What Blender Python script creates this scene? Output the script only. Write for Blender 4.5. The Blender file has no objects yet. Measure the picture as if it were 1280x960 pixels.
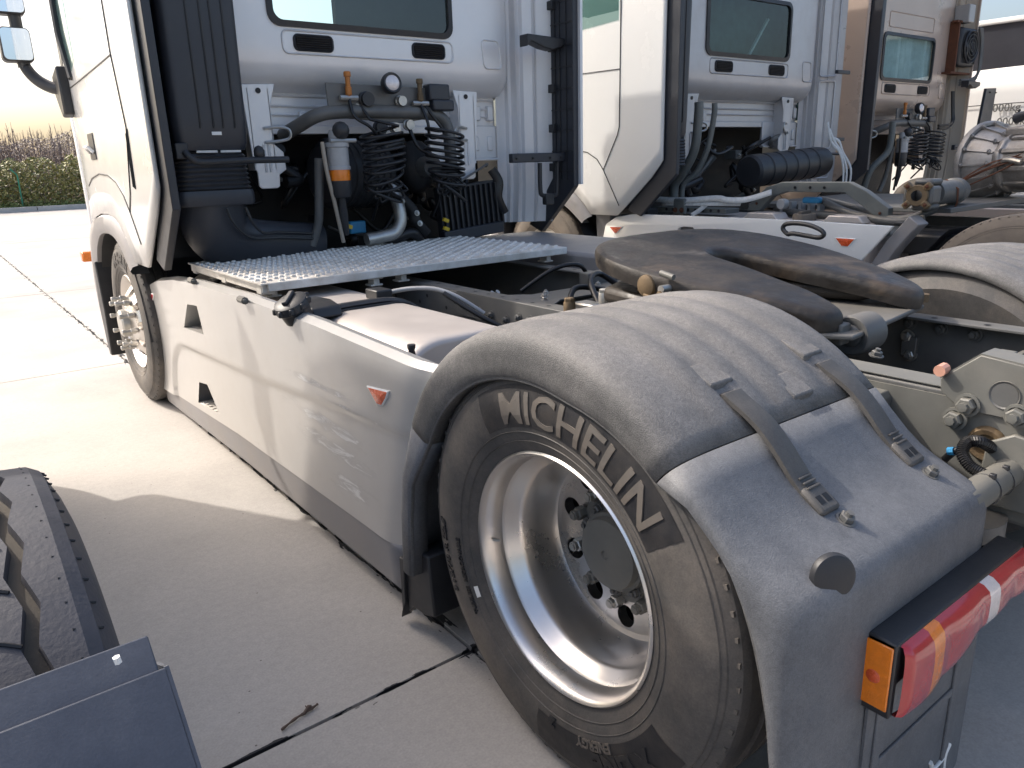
import bpy, bmesh, math, random
from mathutils import Vector, Matrix, noise
PI = math.pi
random.seed(7)
S = bpy.context.scene
COL = S.collection

# ------------------------------------------------------------------ camera
F_PX = 940.3
YAW, PITCH, ROLL = 0.6479, 0.2869, -0.0325
CAM = Vector((-0.9512, -1.1206, 1.3714))
cy_, sy_ = math.cos(YAW), math.sin(YAW); cp_, sp_ = math.cos(PITCH), math.sin(PITCH)
FWD = Vector((sy_*cp_, cy_*cp_, -sp_)); r0 = Vector((cy_, -sy_, 0)); u0 = r0.cross(FWD)
RIGHT = math.cos(ROLL)*r0 + math.sin(ROLL)*u0
UP = -math.sin(ROLL)*r0 + math.cos(ROLL)*u0
cd = bpy.data.cameras.new('camera'); cam = bpy.data.objects.new('camera', cd); COL.objects.link(cam)
cam.matrix_world = Matrix.Translation(CAM) @ Matrix((RIGHT, UP, -FWD)).transposed().to_4x4()
cd.sensor_width = 36; cd.lens = F_PX/1280*36; cd.clip_start = 0.02; cd.clip_end = 2000
S.camera = cam

# ------------------------------------------------------------------ light
SUN_AZ, SUN_EL = math.radians(60), math.radians(42)      # azimuth from -x towards +y
SUN = Vector((-math.cos(SUN_AZ)*math.cos(SUN_EL), math.sin(SUN_AZ)*math.cos(SUN_EL), math.sin(SUN_EL)))
w = bpy.data.worlds.new('World'); S.world = w; w.use_nodes = True
nt = w.node_tree; bg = nt.nodes['Background']
sk = nt.nodes.new('ShaderNodeTexSky'); sk.sky_type = 'NISHITA'; sk.sun_disc = False
sk.sun_elevation = SUN_EL; sk.sun_rotation = math.atan2(SUN.x, SUN.y)
sk.air_density = 1.0; sk.dust_density = 5.5; sk.ozone_density = 1.0
nt.links.new(sk.outputs[0], bg.inputs[0]); bg.inputs[1].default_value = 0.15
sl = bpy.data.lights.new('sun', 'SUN'); sl.energy = 2.0; sl.angle = math.radians(0.8); sl.color = (1, .935, .86)
so = bpy.data.objects.new('sun', sl); COL.objects.link(so)
so.rotation_euler = SUN.to_track_quat('Z', 'Y').to_euler(); so.location = (-6, 9, 12)
S.view_settings.view_transform = 'Standard'; S.view_settings.look = 'None'
S.view_settings.exposure = 1.02; S.view_settings.gamma = 1
S.render.resolution_x, S.render.resolution_y = 1024, 768

# ------------------------------------------------------------------ photo pixel -> point on a plane of the place
def ray(px, py):
    return RIGHT*((px-640)/F_PX) - UP*((py-480)/F_PX) + FWD
def at(px, py, x=None, y=None, z=None):
    d = ray(px, py)
    if x is not None: t = (x-CAM.x)/d.x
    elif y is not None: t = (y-CAM.y)/d.y
    else: t = (z-CAM.z)/d.z
    return CAM + d*t

# ------------------------------------------------------------------ mesh helpers
OFF = Vector((0,0,0))      # where the truck being built stands, relative to the first one
class M:
    def __init__(s): s.v = []; s.f = []
    def add(s, vs, fs):
        o = len(s.v); s.v += [tuple(p) for p in vs]; s.f += [tuple(i+o for i in f) for f in fs]; return s
    def box(s, a, b):
        (x0, y0, z0), (x1, y1, z1) = a, b
        return s.add([(x0,y0,z0),(x1,y0,z0),(x1,y1,z0),(x0,y1,z0),(x0,y0,z1),(x1,y0,z1),(x1,y1,z1),(x0,y1,z1)],
            [(0,3,2,1),(4,5,6,7),(0,1,5,4),(1,2,6,5),(2,3,7,6),(3,0,4,7)])
    def obox(s, c, size, m=None):
        m = m or Matrix.Identity(3); c = Vector(c); h = [k/2 for k in size]
        vs = [c + m @ Vector((sx*h[0], sy*h[1], sz*h[2])) for sz in (-1,1) for sy in (-1,1) for sx in (-1,1)]
        return s.add(vs, [(0,2,3,1),(4,5,7,6),(0,1,5,4),(1,3,7,5),(3,2,6,7),(2,0,4,6)])
    def bar(s, p0, p1, w, h, up=(0,0,1)):
        p0 = Vector(p0); p1 = Vector(p1); d = (p1-p0); L = d.length; d.normalize()
        u = Vector(up); sdir = d.cross(u).normalized(); u = sdir.cross(d)
        m = Matrix((sdir, d, u)).transposed()
        return s.obox((p0+p1)/2, (w, L, h), m)
    def prism(s, poly, axis, a, b):
        n = len(poly); i = 'xyz'.index(axis)
        def mk(p, c):
            q = list(p); q.insert(i, c); return q
        vs = [mk(p, a) for p in poly] + [mk(p, b) for p in poly]
        fs = [tuple(range(n)), tuple(range(2*n-1, n-1, -1))] + [(k, k+n, (k+1) % n+n, (k+1) % n) for k in range(n)]
        return s.add(vs, fs)
    def tube(s, pts, r, n=8, caps=True, closed=False, flat=None):
        pts = [Vector(p) for p in pts]; m = len(pts); rs = r if isinstance(r, (list, tuple)) else [r]*m
        tan = []
        for i in range(m):
            if closed: t = pts[(i+1) % m]-pts[i-1]
            else: t = pts[min(i+1, m-1)]-pts[max(i-1, 0)]
            tan.append(t.normalized())
        ref = Vector((0,0,1)) if abs(tan[0].z) < .9 else Vector((1,0,0))
        u = tan[0].cross(ref).normalized(); vs = []
        for i in range(m):
            u = (u - tan[i]*u.dot(tan[i])).normalized(); vv = tan[i].cross(u)
            for k in range(n):
                a = 2*PI*k/n; ca, sa = math.cos(a), math.sin(a)
                if flat: ca *= flat
                vs.append(pts[i] + (u*ca + vv*sa)*rs[i])
        fs = []
        for i in range(m if closed else m-1):
            j = (i+1) % m
            for k in range(n):
                k2 = (k+1) % n; fs.append((i*n+k, i*n+k2, j*n+k2, j*n+k))
        if caps and not closed: fs += [tuple(range(n-1, -1, -1)), tuple(range((m-1)*n, m*n))]
        return s.add(vs, fs)
    def cyl(s, p0, p1, r, n=16, r2=None):
        return s.tube([p0, p1], [r, r if r2 is None else r2], n)
    def lathe(s, prof, c, axis='x', n=48, closed=False, sgn=1):
        # prof: (radius, offset along axis)
        c = Vector(c); A = {'x': (Vector((1,0,0)), Vector((0,1,0)), Vector((0,0,1))), 'y': (Vector((0,1,0)), Vector((0,0,1)), Vector((1,0,0))), 'z': (Vector((0,0,1)), Vector((1,0,0)), Vector((0,1,0)))}
        if isinstance(axis, str): a, b, d = A[axis]
        else:
            a = Vector(axis).normalized(); b = a.orthogonal().normalized(); d = a.cross(b)
        vs = []; m = len(prof)
        for k in range(n):
            t = 2*PI*k/n; e = b*math.cos(t)+d*math.sin(t)
            for (r, h) in prof: vs.append(c + a*h*sgn + e*r)
        fs = []
        for k in range(n):
            k2 = (k+1) % n
            for j in range(m if closed else m-1):
                j2 = (j+1) % m
                fs.append((k*m+j, k2*m+j, k2*m+j2, k*m+j2))
        return s.add(vs, fs)
    def grid(s, rows):
        nr, nc = len(rows), len(rows[0])
        return s.add([p for r in rows for p in r], [(i*nc+j, i*nc+j+1, (i+1)*nc+j+1, (i+1)*nc+j) for i in range(nr-1) for j in range(nc-1)])
    def ball(s, c, r, n=12, sc=(1,1,1)):
        c = Vector(c); rows = []
        for i in range(n//2+1):
            t = PI*i/(n//2)
            rows.append([(c.x+sc[0]*r*math.sin(t)*math.cos(2*PI*k/n), c.y+sc[1]*r*math.sin(t)*math.sin(2*PI*k/n), c.z+sc[2]*r*math.cos(t)) for k in range(n+1)])
        return s.grid(rows)
    def mesh(s, name, smooth=35, weld=True):
        me = bpy.data.meshes.new(name)
        me.from_pydata([tuple(p) for p in s.v], [], s.f)
        bm = bmesh.new(); bm.from_mesh(me)
        if weld: bmesh.ops.remove_doubles(bm, verts=bm.verts, dist=1e-5)
        bmesh.ops.recalc_face_normals(bm, faces=bm.faces)
        bm.to_mesh(me); bm.free()
        if smooth:
            me.polygons.foreach_set('use_smooth', [True]*len(me.polygons))
            me.set_sharp_from_angle(angle=math.radians(smooth))
        return me
    def build(s, name, mat, parent=None, bevel=0, smooth=35, solid=0, seg=2, weld=True, **props):
        if OFF.length: s.v = [(p[0]+OFF.x, p[1]+OFF.y, p[2]+OFF.z) for p in s.v]
        me = s.mesh(name, smooth, weld)
        o = bpy.data.objects.new(name, me); COL.objects.link(o); me.materials.append(mat)
        if solid:
            md = o.modifiers.new('solid', 'SOLIDIFY'); md.thickness = solid; md.offset = 0
        if bevel:
            md = o.modifiers.new('bevel', 'BEVEL'); md.width = bevel; md.segments = seg; md.limit_method = 'ANGLE'; md.angle_limit = math.radians(30); md.harden_normals = False
        attach(o, parent)
        for k, v in props.items(): o[k] = v
        return o
def attach(o, parent):
    if parent is not None:
        o.parent = parent
        if parent.type == 'EMPTY': o.matrix_parent_inverse = Matrix.Translation(-Vector(parent.location))
def thing(name, label, cat, loc=(0,0,0), group=None):
    o = bpy.data.objects.new(name, None); COL.objects.link(o); o.location = loc; o.empty_display_size = .2
    o['label'] = label; o['category'] = cat
    if group: o['group'] = group
    return o
def tag(o, label, cat, group=None):
    o['label'] = label; o['category'] = cat
    if group: o['group'] = group
    return o
def inst(name, me, mat_, parent, mw):
    mw = Matrix.Translation(OFF) @ mw
    o = bpy.data.objects.new(name, me); COL.objects.link(o)
    o.parent = parent
    if parent is not None and parent.type == 'EMPTY': o.matrix_basis = Matrix.Translation(-Vector(parent.location)) @ mw
    else: o.matrix_basis = mw
    return o
def cut(o, cutter):
    # subtract a mesh builder from an object, baked at once
    c = bpy.data.objects.new('cutter', cutter.mesh('cutter', 0)); COL.objects.link(c)
    md = o.modifiers.new('cut', 'BOOLEAN'); md.object = c; md.operation = 'DIFFERENCE'; md.solver = 'EXACT'
    bpy.context.view_layer.update()
    dg = bpy.context.evaluated_depsgraph_get()
    me = bpy.data.meshes.new_from_object(o.evaluated_get(dg), preserve_all_data_layers=True, depsgraph=dg)
    o.modifiers.clear(); o.data = me
    me.set_sharp_from_angle(angle=math.radians(35))
    bpy.data.objects.remove(c)
def arc(c, r, a0, a1, n):
    return [(c[0]+r*math.cos(math.radians(a0+(a1-a0)*i/n)), c[1]+r*math.sin(math.radians(a0+(a1-a0)*i/n))) for i in range(n+1)]
def rrect(x0, y0, x1, y1, r, n=4):
    return arc((x1-r, y1-r), r, 0, 90, n)+arc((x0+r, y1-r), r, 90, 180, n)+arc((x0+r, y0+r), r, 180, 270, n)+arc((x1-r, y0+r), r, 270, 360, n)
def spline(pts, n=6):
    pts = [Vector(p) for p in pts]; out = []
    for i in range(len(pts)-1):
        p0 = pts[max(i-1, 0)]; p1 = pts[i]; p2 = pts[i+1]; p3 = pts[min(i+2, len(pts)-1)]
        for k in range(n):
            t = k/n
            out.append(.5*((2*p1)+(p2-p0)*t+(2*p0-5*p1+4*p2-p3)*t*t+(3*p1-p0-3*p2+p3)*t**3))
    return out+[pts[-1]]

# ------------------------------------------------------------------ materials
def lin(c): return tuple(((k/255)/12.92 if k/255 < .04045 else ((k/255+.055)/1.055)**2.4) for k in c)
MATS = {}
def mat(name, col, rough=.5, metal=0, var=.12, scale=6, bump=0, bscale=200, dust=None, dustamt=0, coat=0, spec=.5, trans=0, rvar=.1, dscale=3, updust=0, grain=0, gscale=420, streak=0):
    m = bpy.data.materials.new(name); m.use_nodes = True; MATS[name] = m
    n = m.node_tree.nodes; l = m.node_tree.links; b = n['Principled BSDF']
    b.inputs['Roughness'].default_value = rough; b.inputs['Metallic'].default_value = metal
    b.inputs['Coat Weight'].default_value = coat; b.inputs['Coat Roughness'].default_value = .08
    b.inputs['Specular IOR Level'].default_value = spec; b.inputs['Transmission Weight'].default_value = trans
    tc = n.new('ShaderNodeTexCoord')
    nz = n.new('ShaderNodeTexNoise'); nz.inputs['Scale'].default_value = scale; nz.inputs['Detail'].default_value = 8; nz.inputs['Roughness'].default_value = .65
    l.new(tc.outputs['Object'], nz.inputs['Vector'])
    mr = n.new('ShaderNodeMapRange'); mr.inputs['From Min'].default_value = .3; mr.inputs['From Max'].default_value = .7
    mr.inputs['To Min'].default_value = 1-var; mr.inputs['To Max'].default_value = 1+var; l.new(nz.outputs[0], mr.inputs[0])
    hs = n.new('ShaderNodeMixRGB'); hs.blend_type = 'MULTIPLY'; hs.inputs[0].default_value = 1; hs.inputs[1].default_value = (*col, 1)
    l.new(mr.outputs[0], hs.inputs[2]); out = hs.outputs[0]
    if dust is not None:
        n2 = n.new('ShaderNodeTexNoise'); n2.inputs['Scale'].default_value = dscale; n2.inputs['Detail'].default_value = 10; n2.inputs['Roughness'].default_value = .7
        l.new(tc.outputs['Object'], n2.inputs['Vector'])
        r2 = n.new('ShaderNodeMapRange'); r2.inputs['From Min'].default_value = .42; r2.inputs['From Max'].default_value = .75; r2.inputs['To Max'].default_value = dustamt
        l.new(n2.outputs[0], r2.inputs[0]); fac = r2.outputs[0]
        if updust:
            g = n.new('ShaderNodeNewGeometry'); sx = n.new('ShaderNodeSeparateXYZ'); l.new(g.outputs['Normal'], sx.inputs[0])
            r3 = n.new('ShaderNodeMapRange'); r3.inputs['From Min'].default_value = .3; r3.inputs['From Max'].default_value = 1; r3.inputs['To Max'].default_value = updust
            l.new(sx.outputs[2], r3.inputs[0]); ad = n.new('ShaderNodeMath'); ad.operation = 'ADD'; ad.use_clamp = True
            l.new(fac, ad.inputs[0]); l.new(r3.outputs[0], ad.inputs[1]); fac = ad.outputs[0]
        mx = n.new('ShaderNodeMixRGB'); mx.inputs[2].default_value = (*dust, 1); l.new(fac, mx.inputs[0]); l.new(out, mx.inputs[1]); out = mx.outputs[0]
    if grain:
        for gs, ga in ((gscale, grain), (gscale*.28, grain*.6)):
            ng = n.new('ShaderNodeTexNoise'); ng.inputs['Scale'].default_value = gs; ng.inputs['Detail'].default_value = 3; l.new(tc.outputs['Object'], ng.inputs['Vector'])
            rg = n.new('ShaderNodeMapRange'); rg.inputs['From Min'].default_value = .3; rg.inputs['From Max'].default_value = .7; rg.inputs['To Min'].default_value = 1-ga; rg.inputs['To Max'].default_value = 1+ga; l.new(ng.outputs[0], rg.inputs[0])
            mg = n.new('ShaderNodeMixRGB'); mg.blend_type = 'MULTIPLY'; mg.inputs[0].default_value = 1; l.new(out, mg.inputs[1]); l.new(rg.outputs[0], mg.inputs[2]); out = mg.outputs[0]
    if streak:
        mp = n.new('ShaderNodeMapping'); mp.inputs['Scale'].default_value = (1, 1, .12); l.new(tc.outputs['Object'], mp.inputs[0])
        ns = n.new('ShaderNodeTexNoise'); ns.inputs['Scale'].default_value = 26; ns.inputs['Detail'].default_value = 5; ns.inputs['Roughness'].default_value = .7; l.new(mp.outputs[0], ns.inputs['Vector'])
        rs = n.new('ShaderNodeMapRange'); rs.inputs['From Min'].default_value = .5; rs.inputs['From Max'].default_value = .75; rs.inputs['To Max'].default_value = streak; l.new(ns.outputs[0], rs.inputs[0])
        ms = n.new('ShaderNodeMixRGB'); l.new(rs.outputs[0], ms.inputs[0]); l.new(out, ms.inputs[1]); ms.inputs[2].default_value = (col[0]*.45, col[1]*.43, col[2]*.42, 1); out = ms.outputs[0]
    l.new(out, b.inputs['Base Color'])
    rr = n.new('ShaderNodeMapRange'); rr.inputs['From Min'].default_value = .3; rr.inputs['From Max'].default_value = .7
    rr.inputs['To Min'].default_value = max(0, rough-rvar); rr.inputs['To Max'].default_value = min(1, rough+rvar); l.new(nz.outputs[0], rr.inputs[0]); l.new(rr.outputs[0], b.inputs['Roughness'])
    if bump:
        nb = n.new('ShaderNodeTexNoise'); nb.inputs['Scale'].default_value = bscale; nb.inputs['Detail'].default_value = 4; l.new(tc.outputs['Object'], nb.inputs['Vector'])
        bp = n.new('ShaderNodeBump'); bp.inputs['Strength'].default_value = bump; bp.inputs['Distance'].default_value = .002; l.new(nb.outputs[0], bp.inputs['Height']); l.new(bp.outputs[0], b.inputs['Normal'])
    m['out'] = 0
    return m
DUST = (.30, .25, .20)
white = mat('white_paint', (.74, .74, .72), .22, 0, .03, 3, coat=.6, dust=(.45,.41,.36), dustamt=.15)
silver = mat('silver_paint', (.50, .50, .51), .32, .35, .05, 3, coat=.3, dust=(.30,.27,.24), dustamt=.25, dscale=5)
silver_wall = mat('silver_cab_paint', (.74, .735, .735), .34, .2, .03, 2, coat=.15, dust=(.38,.37,.38), dustamt=.1, rvar=.03)
tank_m = mat('tank_aluminium_paint', (.52, .475, .44), .42, .2, .06, 5, dust=(.45,.39,.34), dustamt=.3, updust=.25)
beige = mat('beige_paint', (.46, .37, .31), .32, .15, .05, 3, coat=.3, dust=(.25,.2,.16), dustamt=.25)
beige_dark = mat('beige_lining', (.36, .31, .25), .5, 0, .08, 3, dust=(.2,.17,.13), dustamt=.3)
guard = mat('grey_guard_plastic', (.085, .084, .082), .66, 0, .18, 9, .7, 420, dust=(.26,.243,.225), dustamt=.5, dscale=5, updust=.45, grain=.24, streak=.18)
guard_rear = mat('blue_grey_guard_plastic', (.100, .105, .114), .6, 0, .14, 9, .5, 420, dust=(.21,.21,.212), dustamt=.6, dscale=4, updust=.25, grain=.16, streak=.22)
strap_m = mat('grey_strap_rubber', (.075, .071, .066), .6, 0, .15, 14, .2, 300, dust=(.16,.145,.13), dustamt=.5, grain=.12)
blackp = mat('black_plastic', (.018, .019, .022), .45, 0, .15, 8, .1, 300, dust=(.08,.075,.07), dustamt=.25)
navy = mat('slate_duct_plastic', (.026, .029, .037), .42, 0, .12, 5, .05, 300, dust=(.06,.06,.06), dustamt=.25)
skirt_m = mat('grey_skirt_plastic', (.235, .23, .235), .5, 0, .1, 8, .2, 400, dust=DUST, dustamt=.35)
chassis = mat('chassis_grey_paint', (.105, .107, .105), .48, .1, .15, 10, .1, 200, dust=(.20,.18,.15), dustamt=.35, updust=.35)
chassis_l = mat('chassis_pale_and_sunlit', (.135, .136, .124), .5, .05, .12, 10, .1, 200, dust=(.28,.25,.20), dustamt=.35, updust=.2)  # paler grey parts; on the rear rail it carries the sunlit brightness
chassis_g = mat('chassis_green_grey_paint', (.115, .128, .125), .5, .05, .12, 10, .1, 200, dust=(.28,.25,.20), dustamt=.35, updust=.2)
steel = mat('zinc_steel', (.50, .49, .46), .38, .8, .15, 20, dust=(.25,.19,.12), dustamt=.3)
galv = mat('galvanised_steel', (.70, .68, .64), .5, .1, .16, 12, dust=(.36,.29,.21), dustamt=.6, dscale=7)
alu = mat('polished_aluminium', (.70, .675, .645), .30, 1, .06, 7, dust=(.42,.36,.30), dustamt=.45, dscale=3.5, rvar=.05)
rubber = mat('tyre_rubber', (.066, .063, .060), .68, 0, .22, 8, .25, 300, dust=(.17,.145,.12), dustamt=1.0, dscale=3, grain=.12, gscale=250)
rubber_l = mat('tyre_lettering', (.115, .102, .088), .65, 0, .2, 15, dust=(.16,.13,.1), dustamt=.7, dscale=8)
rubber_t = mat('tan_tyre_rubber', (.13, .11, .09), .75, 0, .2, 12, .2, 200, dust=(.22,.18,.14), dustamt=.7, dscale=5)
hose_m = mat('hose_rubber', (.012, .012, .013), .35, 0, .1, 20)
grease = mat('greasy_steel', (.026, .021, .017), .42, .2, .4, 9, .9, 60, dust=(.17,.125,.085), dustamt=.9, dscale=4.5, rvar=.2)
rust = mat('rusty_steel', (.12, .045, .022), .8, .1, .3, 20, .3, 200)
brown_m = mat('oxidised_brown_steel', (.14, .095, .05), .65, .3, .25, 20, .3, 200, dust=(.25,.19,.12), dustamt=.4)
cast = mat('cast_aluminium', (.36, .34, .32), .48, .6, .2, 12, .5, 90, dust=(.12,.10,.08), dustamt=.6, dscale=7)
red_l = mat('red_lens', (.42, .012, .018), .18, 0, .15, 12, .15, 250, coat=.8, dust=(.30,.05,.05), dustamt=.25, dscale=7)
amber_l = mat('amber_lens', (.78, .20, .008), .2, 0, .12, 60, .5, 350, coat=.7)
orange_r = mat('orange_reflector', (.62, .085, .02), .25, 0, .2, 90, .6, 300, coat=.5)
clear_l = mat('clear_lens', (.72, .66, .64), .15, .2, .1, 90, .5, 350, coat=.6)
pale_m = mat('white_print', (.72, .72, .70), .6, 0, .08, 30)
blue_m = mat('blue_plastic', (.03, .22, .42), .4, 0, .15, 20)
green_m = mat('green_fence_paint', (.02, .20, .12), .5, 0, .15, 10)
filt_m = mat('filter_grey', (.36, .36, .36), .4, .1, .1, 20)
brass = mat('orange_coupling', (.45, .16, .03), .45, .1, .2, 30)
web_m = mat('white_strap_webbing', (.60, .60, .58), .8, 0, .15, 40, .4, 300)
pink_m = mat('copper_cap', (.62, .33, .24), .5, .1, .1, 30)
curtain_m = mat('curtain_cloth', (.40, .48, .50), .9, 0, .15, 10)
cloth_d = mat('interior_trim', (.06, .065, .065), .9, 0, .15, 10)
dark_m = mat('dark_steel_and_shade', (.014, .014, .015), .5, .2, .3, 14)  # dark steel parts, and the shade painted on the engine bay wall
stone_m = mat('kerb_stone', (.42, .41, .39), .85, 0, .15, 3, .3, 60)
soil_m = mat('verge_soil', (.14, .10, .06), .95, 0, .25, 4, .4, 40)
tar_m = mat('joint_tar', (.018, .018, .021), .6, 0, .3, 20, .4, 120)
wood_m = mat('stick_bark', (.12, .08, .06), .85, 0, .3, 60, .5, 200)
bark_m = mat('hazy_tree_bark', (.25, .195, .175), .9, 0, .25, 5)  # bark lightened, haze and backlight made up for in the colour
def glass(name, tint):
    m = bpy.data.materials.new(name); m.use_nodes = True; n = m.node_tree.nodes; l = m.node_tree.links
    b = n['Principled BSDF']; b.inputs['Base Color'].default_value = (*tint, 1); b.inputs['Roughness'].default_value = .03; b.inputs['Metallic'].default_value = 0
    t = n.new('ShaderNodeBsdfTransparent'); t.inputs[0].default_value = (*tint, 1)
    g = n.new('ShaderNodeBsdfGlossy'); g.inputs['Roughness'].default_value = .02; g.inputs[0].default_value = (.9, .95, .95, 1)
    lw = n.new('ShaderNodeLayerWeight'); lw.inputs[0].default_value = .5
    pw = n.new('ShaderNodeMath'); pw.operation = 'POWER'; pw.inputs[1].default_value = 5; l.new(lw.outputs['Facing'], pw.inputs[0])
    fr = n.new('ShaderNodeMath'); fr.operation = 'MULTIPLY_ADD'; fr.inputs[1].default_value = .92; fr.inputs[2].default_value = .07; l.new(pw.outputs[0], fr.inputs[0])
    mx = n.new('ShaderNodeMixShader'); l.new(fr.outputs[0], mx.inputs[0]); l.new(t.outputs[0], mx.inputs[1]); l.new(g.outputs[0], mx.inputs[2])
    l.new(mx.outputs[0], n['Material Output'].inputs[0]); return m
glass_m = glass('window_glass', (.86, .97, .95))
glass_d = glass('tinted_window_glass', (.55, .68, .66))
mirror_m = mat('mirror_glass', (.8, .82, .85), .03, 1, 0, 3, rvar=.0)
# ================================================================== ground, verge, far planting
def slab_material():
    m = mat('worn_concrete', (.40, .375, .345), .85, 0, .09, 1.3, .25, 120, dust=(.50,.465,.42), dustamt=.5, dscale=.9, grain=.09, gscale=160)
    n = m.node_tree.nodes; l = m.node_tree.links; b = n['Principled BSDF']
    src = b.inputs['Base Color'].links[0].from_socket
    tc = n.new('ShaderNodeTexCoord'); sx = n.new('ShaderNodeSeparateXYZ'); l.new(tc.outputs['Object'], sx.inputs[0])
    def near(sock, pos, wd):
        a = n.new('ShaderNodeMath'); a.operation = 'SUBTRACT'; l.new(sock, a.inputs[0]); a.inputs[1].default_value = pos
        c = n.new('ShaderNodeMath'); c.operation = 'ABSOLUTE'; l.new(a.outputs[0], c.inputs[0])
        r = n.new('ShaderNodeMapRange'); l.new(c.outputs[0], r.inputs[0]); r.inputs['From Min'].default_value = 0; r.inputs['From Max'].default_value = wd; r.inputs['To Min'].default_value = 1; r.inputs['To Max'].default_value = 0
        return r.outputs[0]
    # tar smears that spread from the two joints beside the truck
    nz = n.new('ShaderNodeTexNoise'); nz.inputs['Scale'].default_value = 26; nz.inputs['Detail'].default_value = 5; l.new(tc.outputs['Object'], nz.inputs['Vector'])
    mp = n.new('ShaderNodeMapping'); mp.inputs['Scale'].default_value = (1, .22, 1); l.new(tc.outputs['Object'], mp.inputs[0])
    nzb = n.new('ShaderNodeTexNoise'); nzb.inputs['Scale'].default_value = 30; nzb.inputs['Detail'].default_value = 4; l.new(mp.outputs[0], nzb.inputs['Vector'])
    mp2 = n.new('ShaderNodeMapping'); mp2.inputs['Scale'].default_value = (.22, 1, 1); l.new(tc.outputs['Object'], mp2.inputs[0])
    nzc = n.new('ShaderNodeTexNoise'); nzc.inputs['Scale'].default_value = 30; nzc.inputs['Detail'].default_value = 4; l.new(mp2.outputs[0], nzc.inputs['Vector'])
    def blot(band, nzo, lo):
        a = n.new('ShaderNodeMath'); a.operation = 'MULTIPLY_ADD'; l.new(band, a.inputs[0]); a.inputs[1].default_value = .30; l.new(nzo, a.inputs[2])
        r = n.new('ShaderNodeMapRange'); l.new(a.outputs[0], r.inputs[0]); r.inputs['From Min'].default_value = lo; r.inputs['From Max'].default_value = lo+.015
        k = n.new('ShaderNodeMath'); k.operation = 'MULTIPLY'; l.new(r.outputs[0], k.inputs[0])
        g = n.new('ShaderNodeMath'); g.operation = 'GREATER_THAN'; g.inputs[1].default_value = .02; l.new(band, g.inputs[0]); l.new(g.outputs[0], k.inputs[1])
        return k.outputs[0]
    m1 = blot(near(sx.outputs[0], .083, .045), nzb.outputs[0], .74)
    m2 = blot(near(sx.outputs[1], .485, .03), nzc.outputs[0], .72)
    mxm = n.new('ShaderNodeMath'); mxm.operation = 'MAXIMUM'; l.new(m1, mxm.inputs[0]); l.new(m2, mxm.inputs[1])
    # wide damp/oil blotches
    nl = n.new('ShaderNodeTexNoise'); nl.inputs['Scale'].default_value = .8; nl.inputs['Detail'].default_value = 7; nl.inputs['Roughness'].default_value = .62; l.new(tc.outputs['Object'], nl.inputs['Vector'])
    rl = n.new('ShaderNodeMapRange'); l.new(nl.outputs[0], rl.inputs[0]); rl.inputs['From Min'].default_value = .48; rl.inputs['From Max'].default_value = .72; rl.inputs['To Max'].default_value = .5
    mx0 = n.new('ShaderNodeMixRGB'); l.new(rl.outputs[0], mx0.inputs[0]); l.new(src, mx0.inputs[1]); mx0.inputs[2].default_value = (.25, .235, .215, 1)
    # specks
    vo = n.new('ShaderNodeTexVoronoi'); vo.inputs['Scale'].default_value = 17; l.new(tc.outputs['Object'], vo.inputs['Vector'])
    ls = n.new('ShaderNodeMath'); ls.operation = 'LESS_THAN'; ls.inputs[1].default_value = .05; l.new(vo.outputs['Distance'], ls.inputs[0])
    sc = n.new('ShaderNodeSeparateColor'); l.new(vo.outputs['Color'], sc.inputs[0])
    gt = n.new('ShaderNodeMath'); gt.operation = 'GREATER_THAN'; gt.inputs[1].default_value = .62; l.new(sc.outputs[0], gt.inputs[0])
    sp = n.new('ShaderNodeMath'); sp.operation = 'MULTIPLY'; l.new(ls.outputs[0], sp.inputs[0]); l.new(gt.outputs[0], sp.inputs[1])
    sp2 = n.new('ShaderNodeMath'); sp2.operation = 'MULTIPLY'; l.new(sp.outputs[0], sp2.inputs[0]); sp2.inputs[1].default_value = .75
    mx1 = n.new('ShaderNodeMixRGB'); l.new(sp2.outputs[0], mx1.inputs[0]); l.new(mx0.outputs[0], mx1.inputs[1]); mx1.inputs[2].default_value = (.07, .065, .055, 1)
    mx2 = n.new('ShaderNodeMixRGB'); l.new(mxm.outputs[0], mx2.inputs[0]); l.new(mx1.outputs[0], mx2.inputs[1]); mx2.inputs[2].default_value = (.02, .02, .023, 1)
    l.new(mx2.outputs[0], b.inputs['Base Color']); return m
concrete = slab_material()
gr = M().add([(-600,-600,-.02),(600,-600,-.02),(600,600,-.02),(-600,600,-.02)], [(0,1,2,3)]).build('ground', tar_m, kind='structure')
XJ, YJ, PITCHX, PITCHY = .083, .485, 4.6, 4.6
random.seed(3)
for i in range(-5, 10):
    for j in range(-3, 8):
        x0 = XJ+i*PITCHX; y0 = YJ+j*PITCHY; g = .006 if abs(i) < 3 else .008
        y1 = min(y0+PITCHY, 36.6)
        if y0 > 36: continue
        M().box((x0+g, y0+g, -.03), (x0+PITCHX-g, y1-g, random.uniform(-.0015, .0015))).build('slab', concrete, gr, smooth=0)
# far slabs beyond the built ones, one sheet
o = M().add([(-600,-600,-.012),(-23,-600,-.012),(-23,36.6,-.012),(-600,36.6,-.012)], [(0,1,2,3)]).add([(-23,-600,-.012),(600,-600,-.012),(600,-13.4,-.012),(-23,-13.4,-.012)], [(0,1,2,3)]).add([(46.2,-13.4,-.012),(600,-13.4,-.012),(600,36.6,-.012),(46.2,36.6,-.012)], [(0,1,2,3)]).build('yard_apron', concrete, gr)
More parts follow.
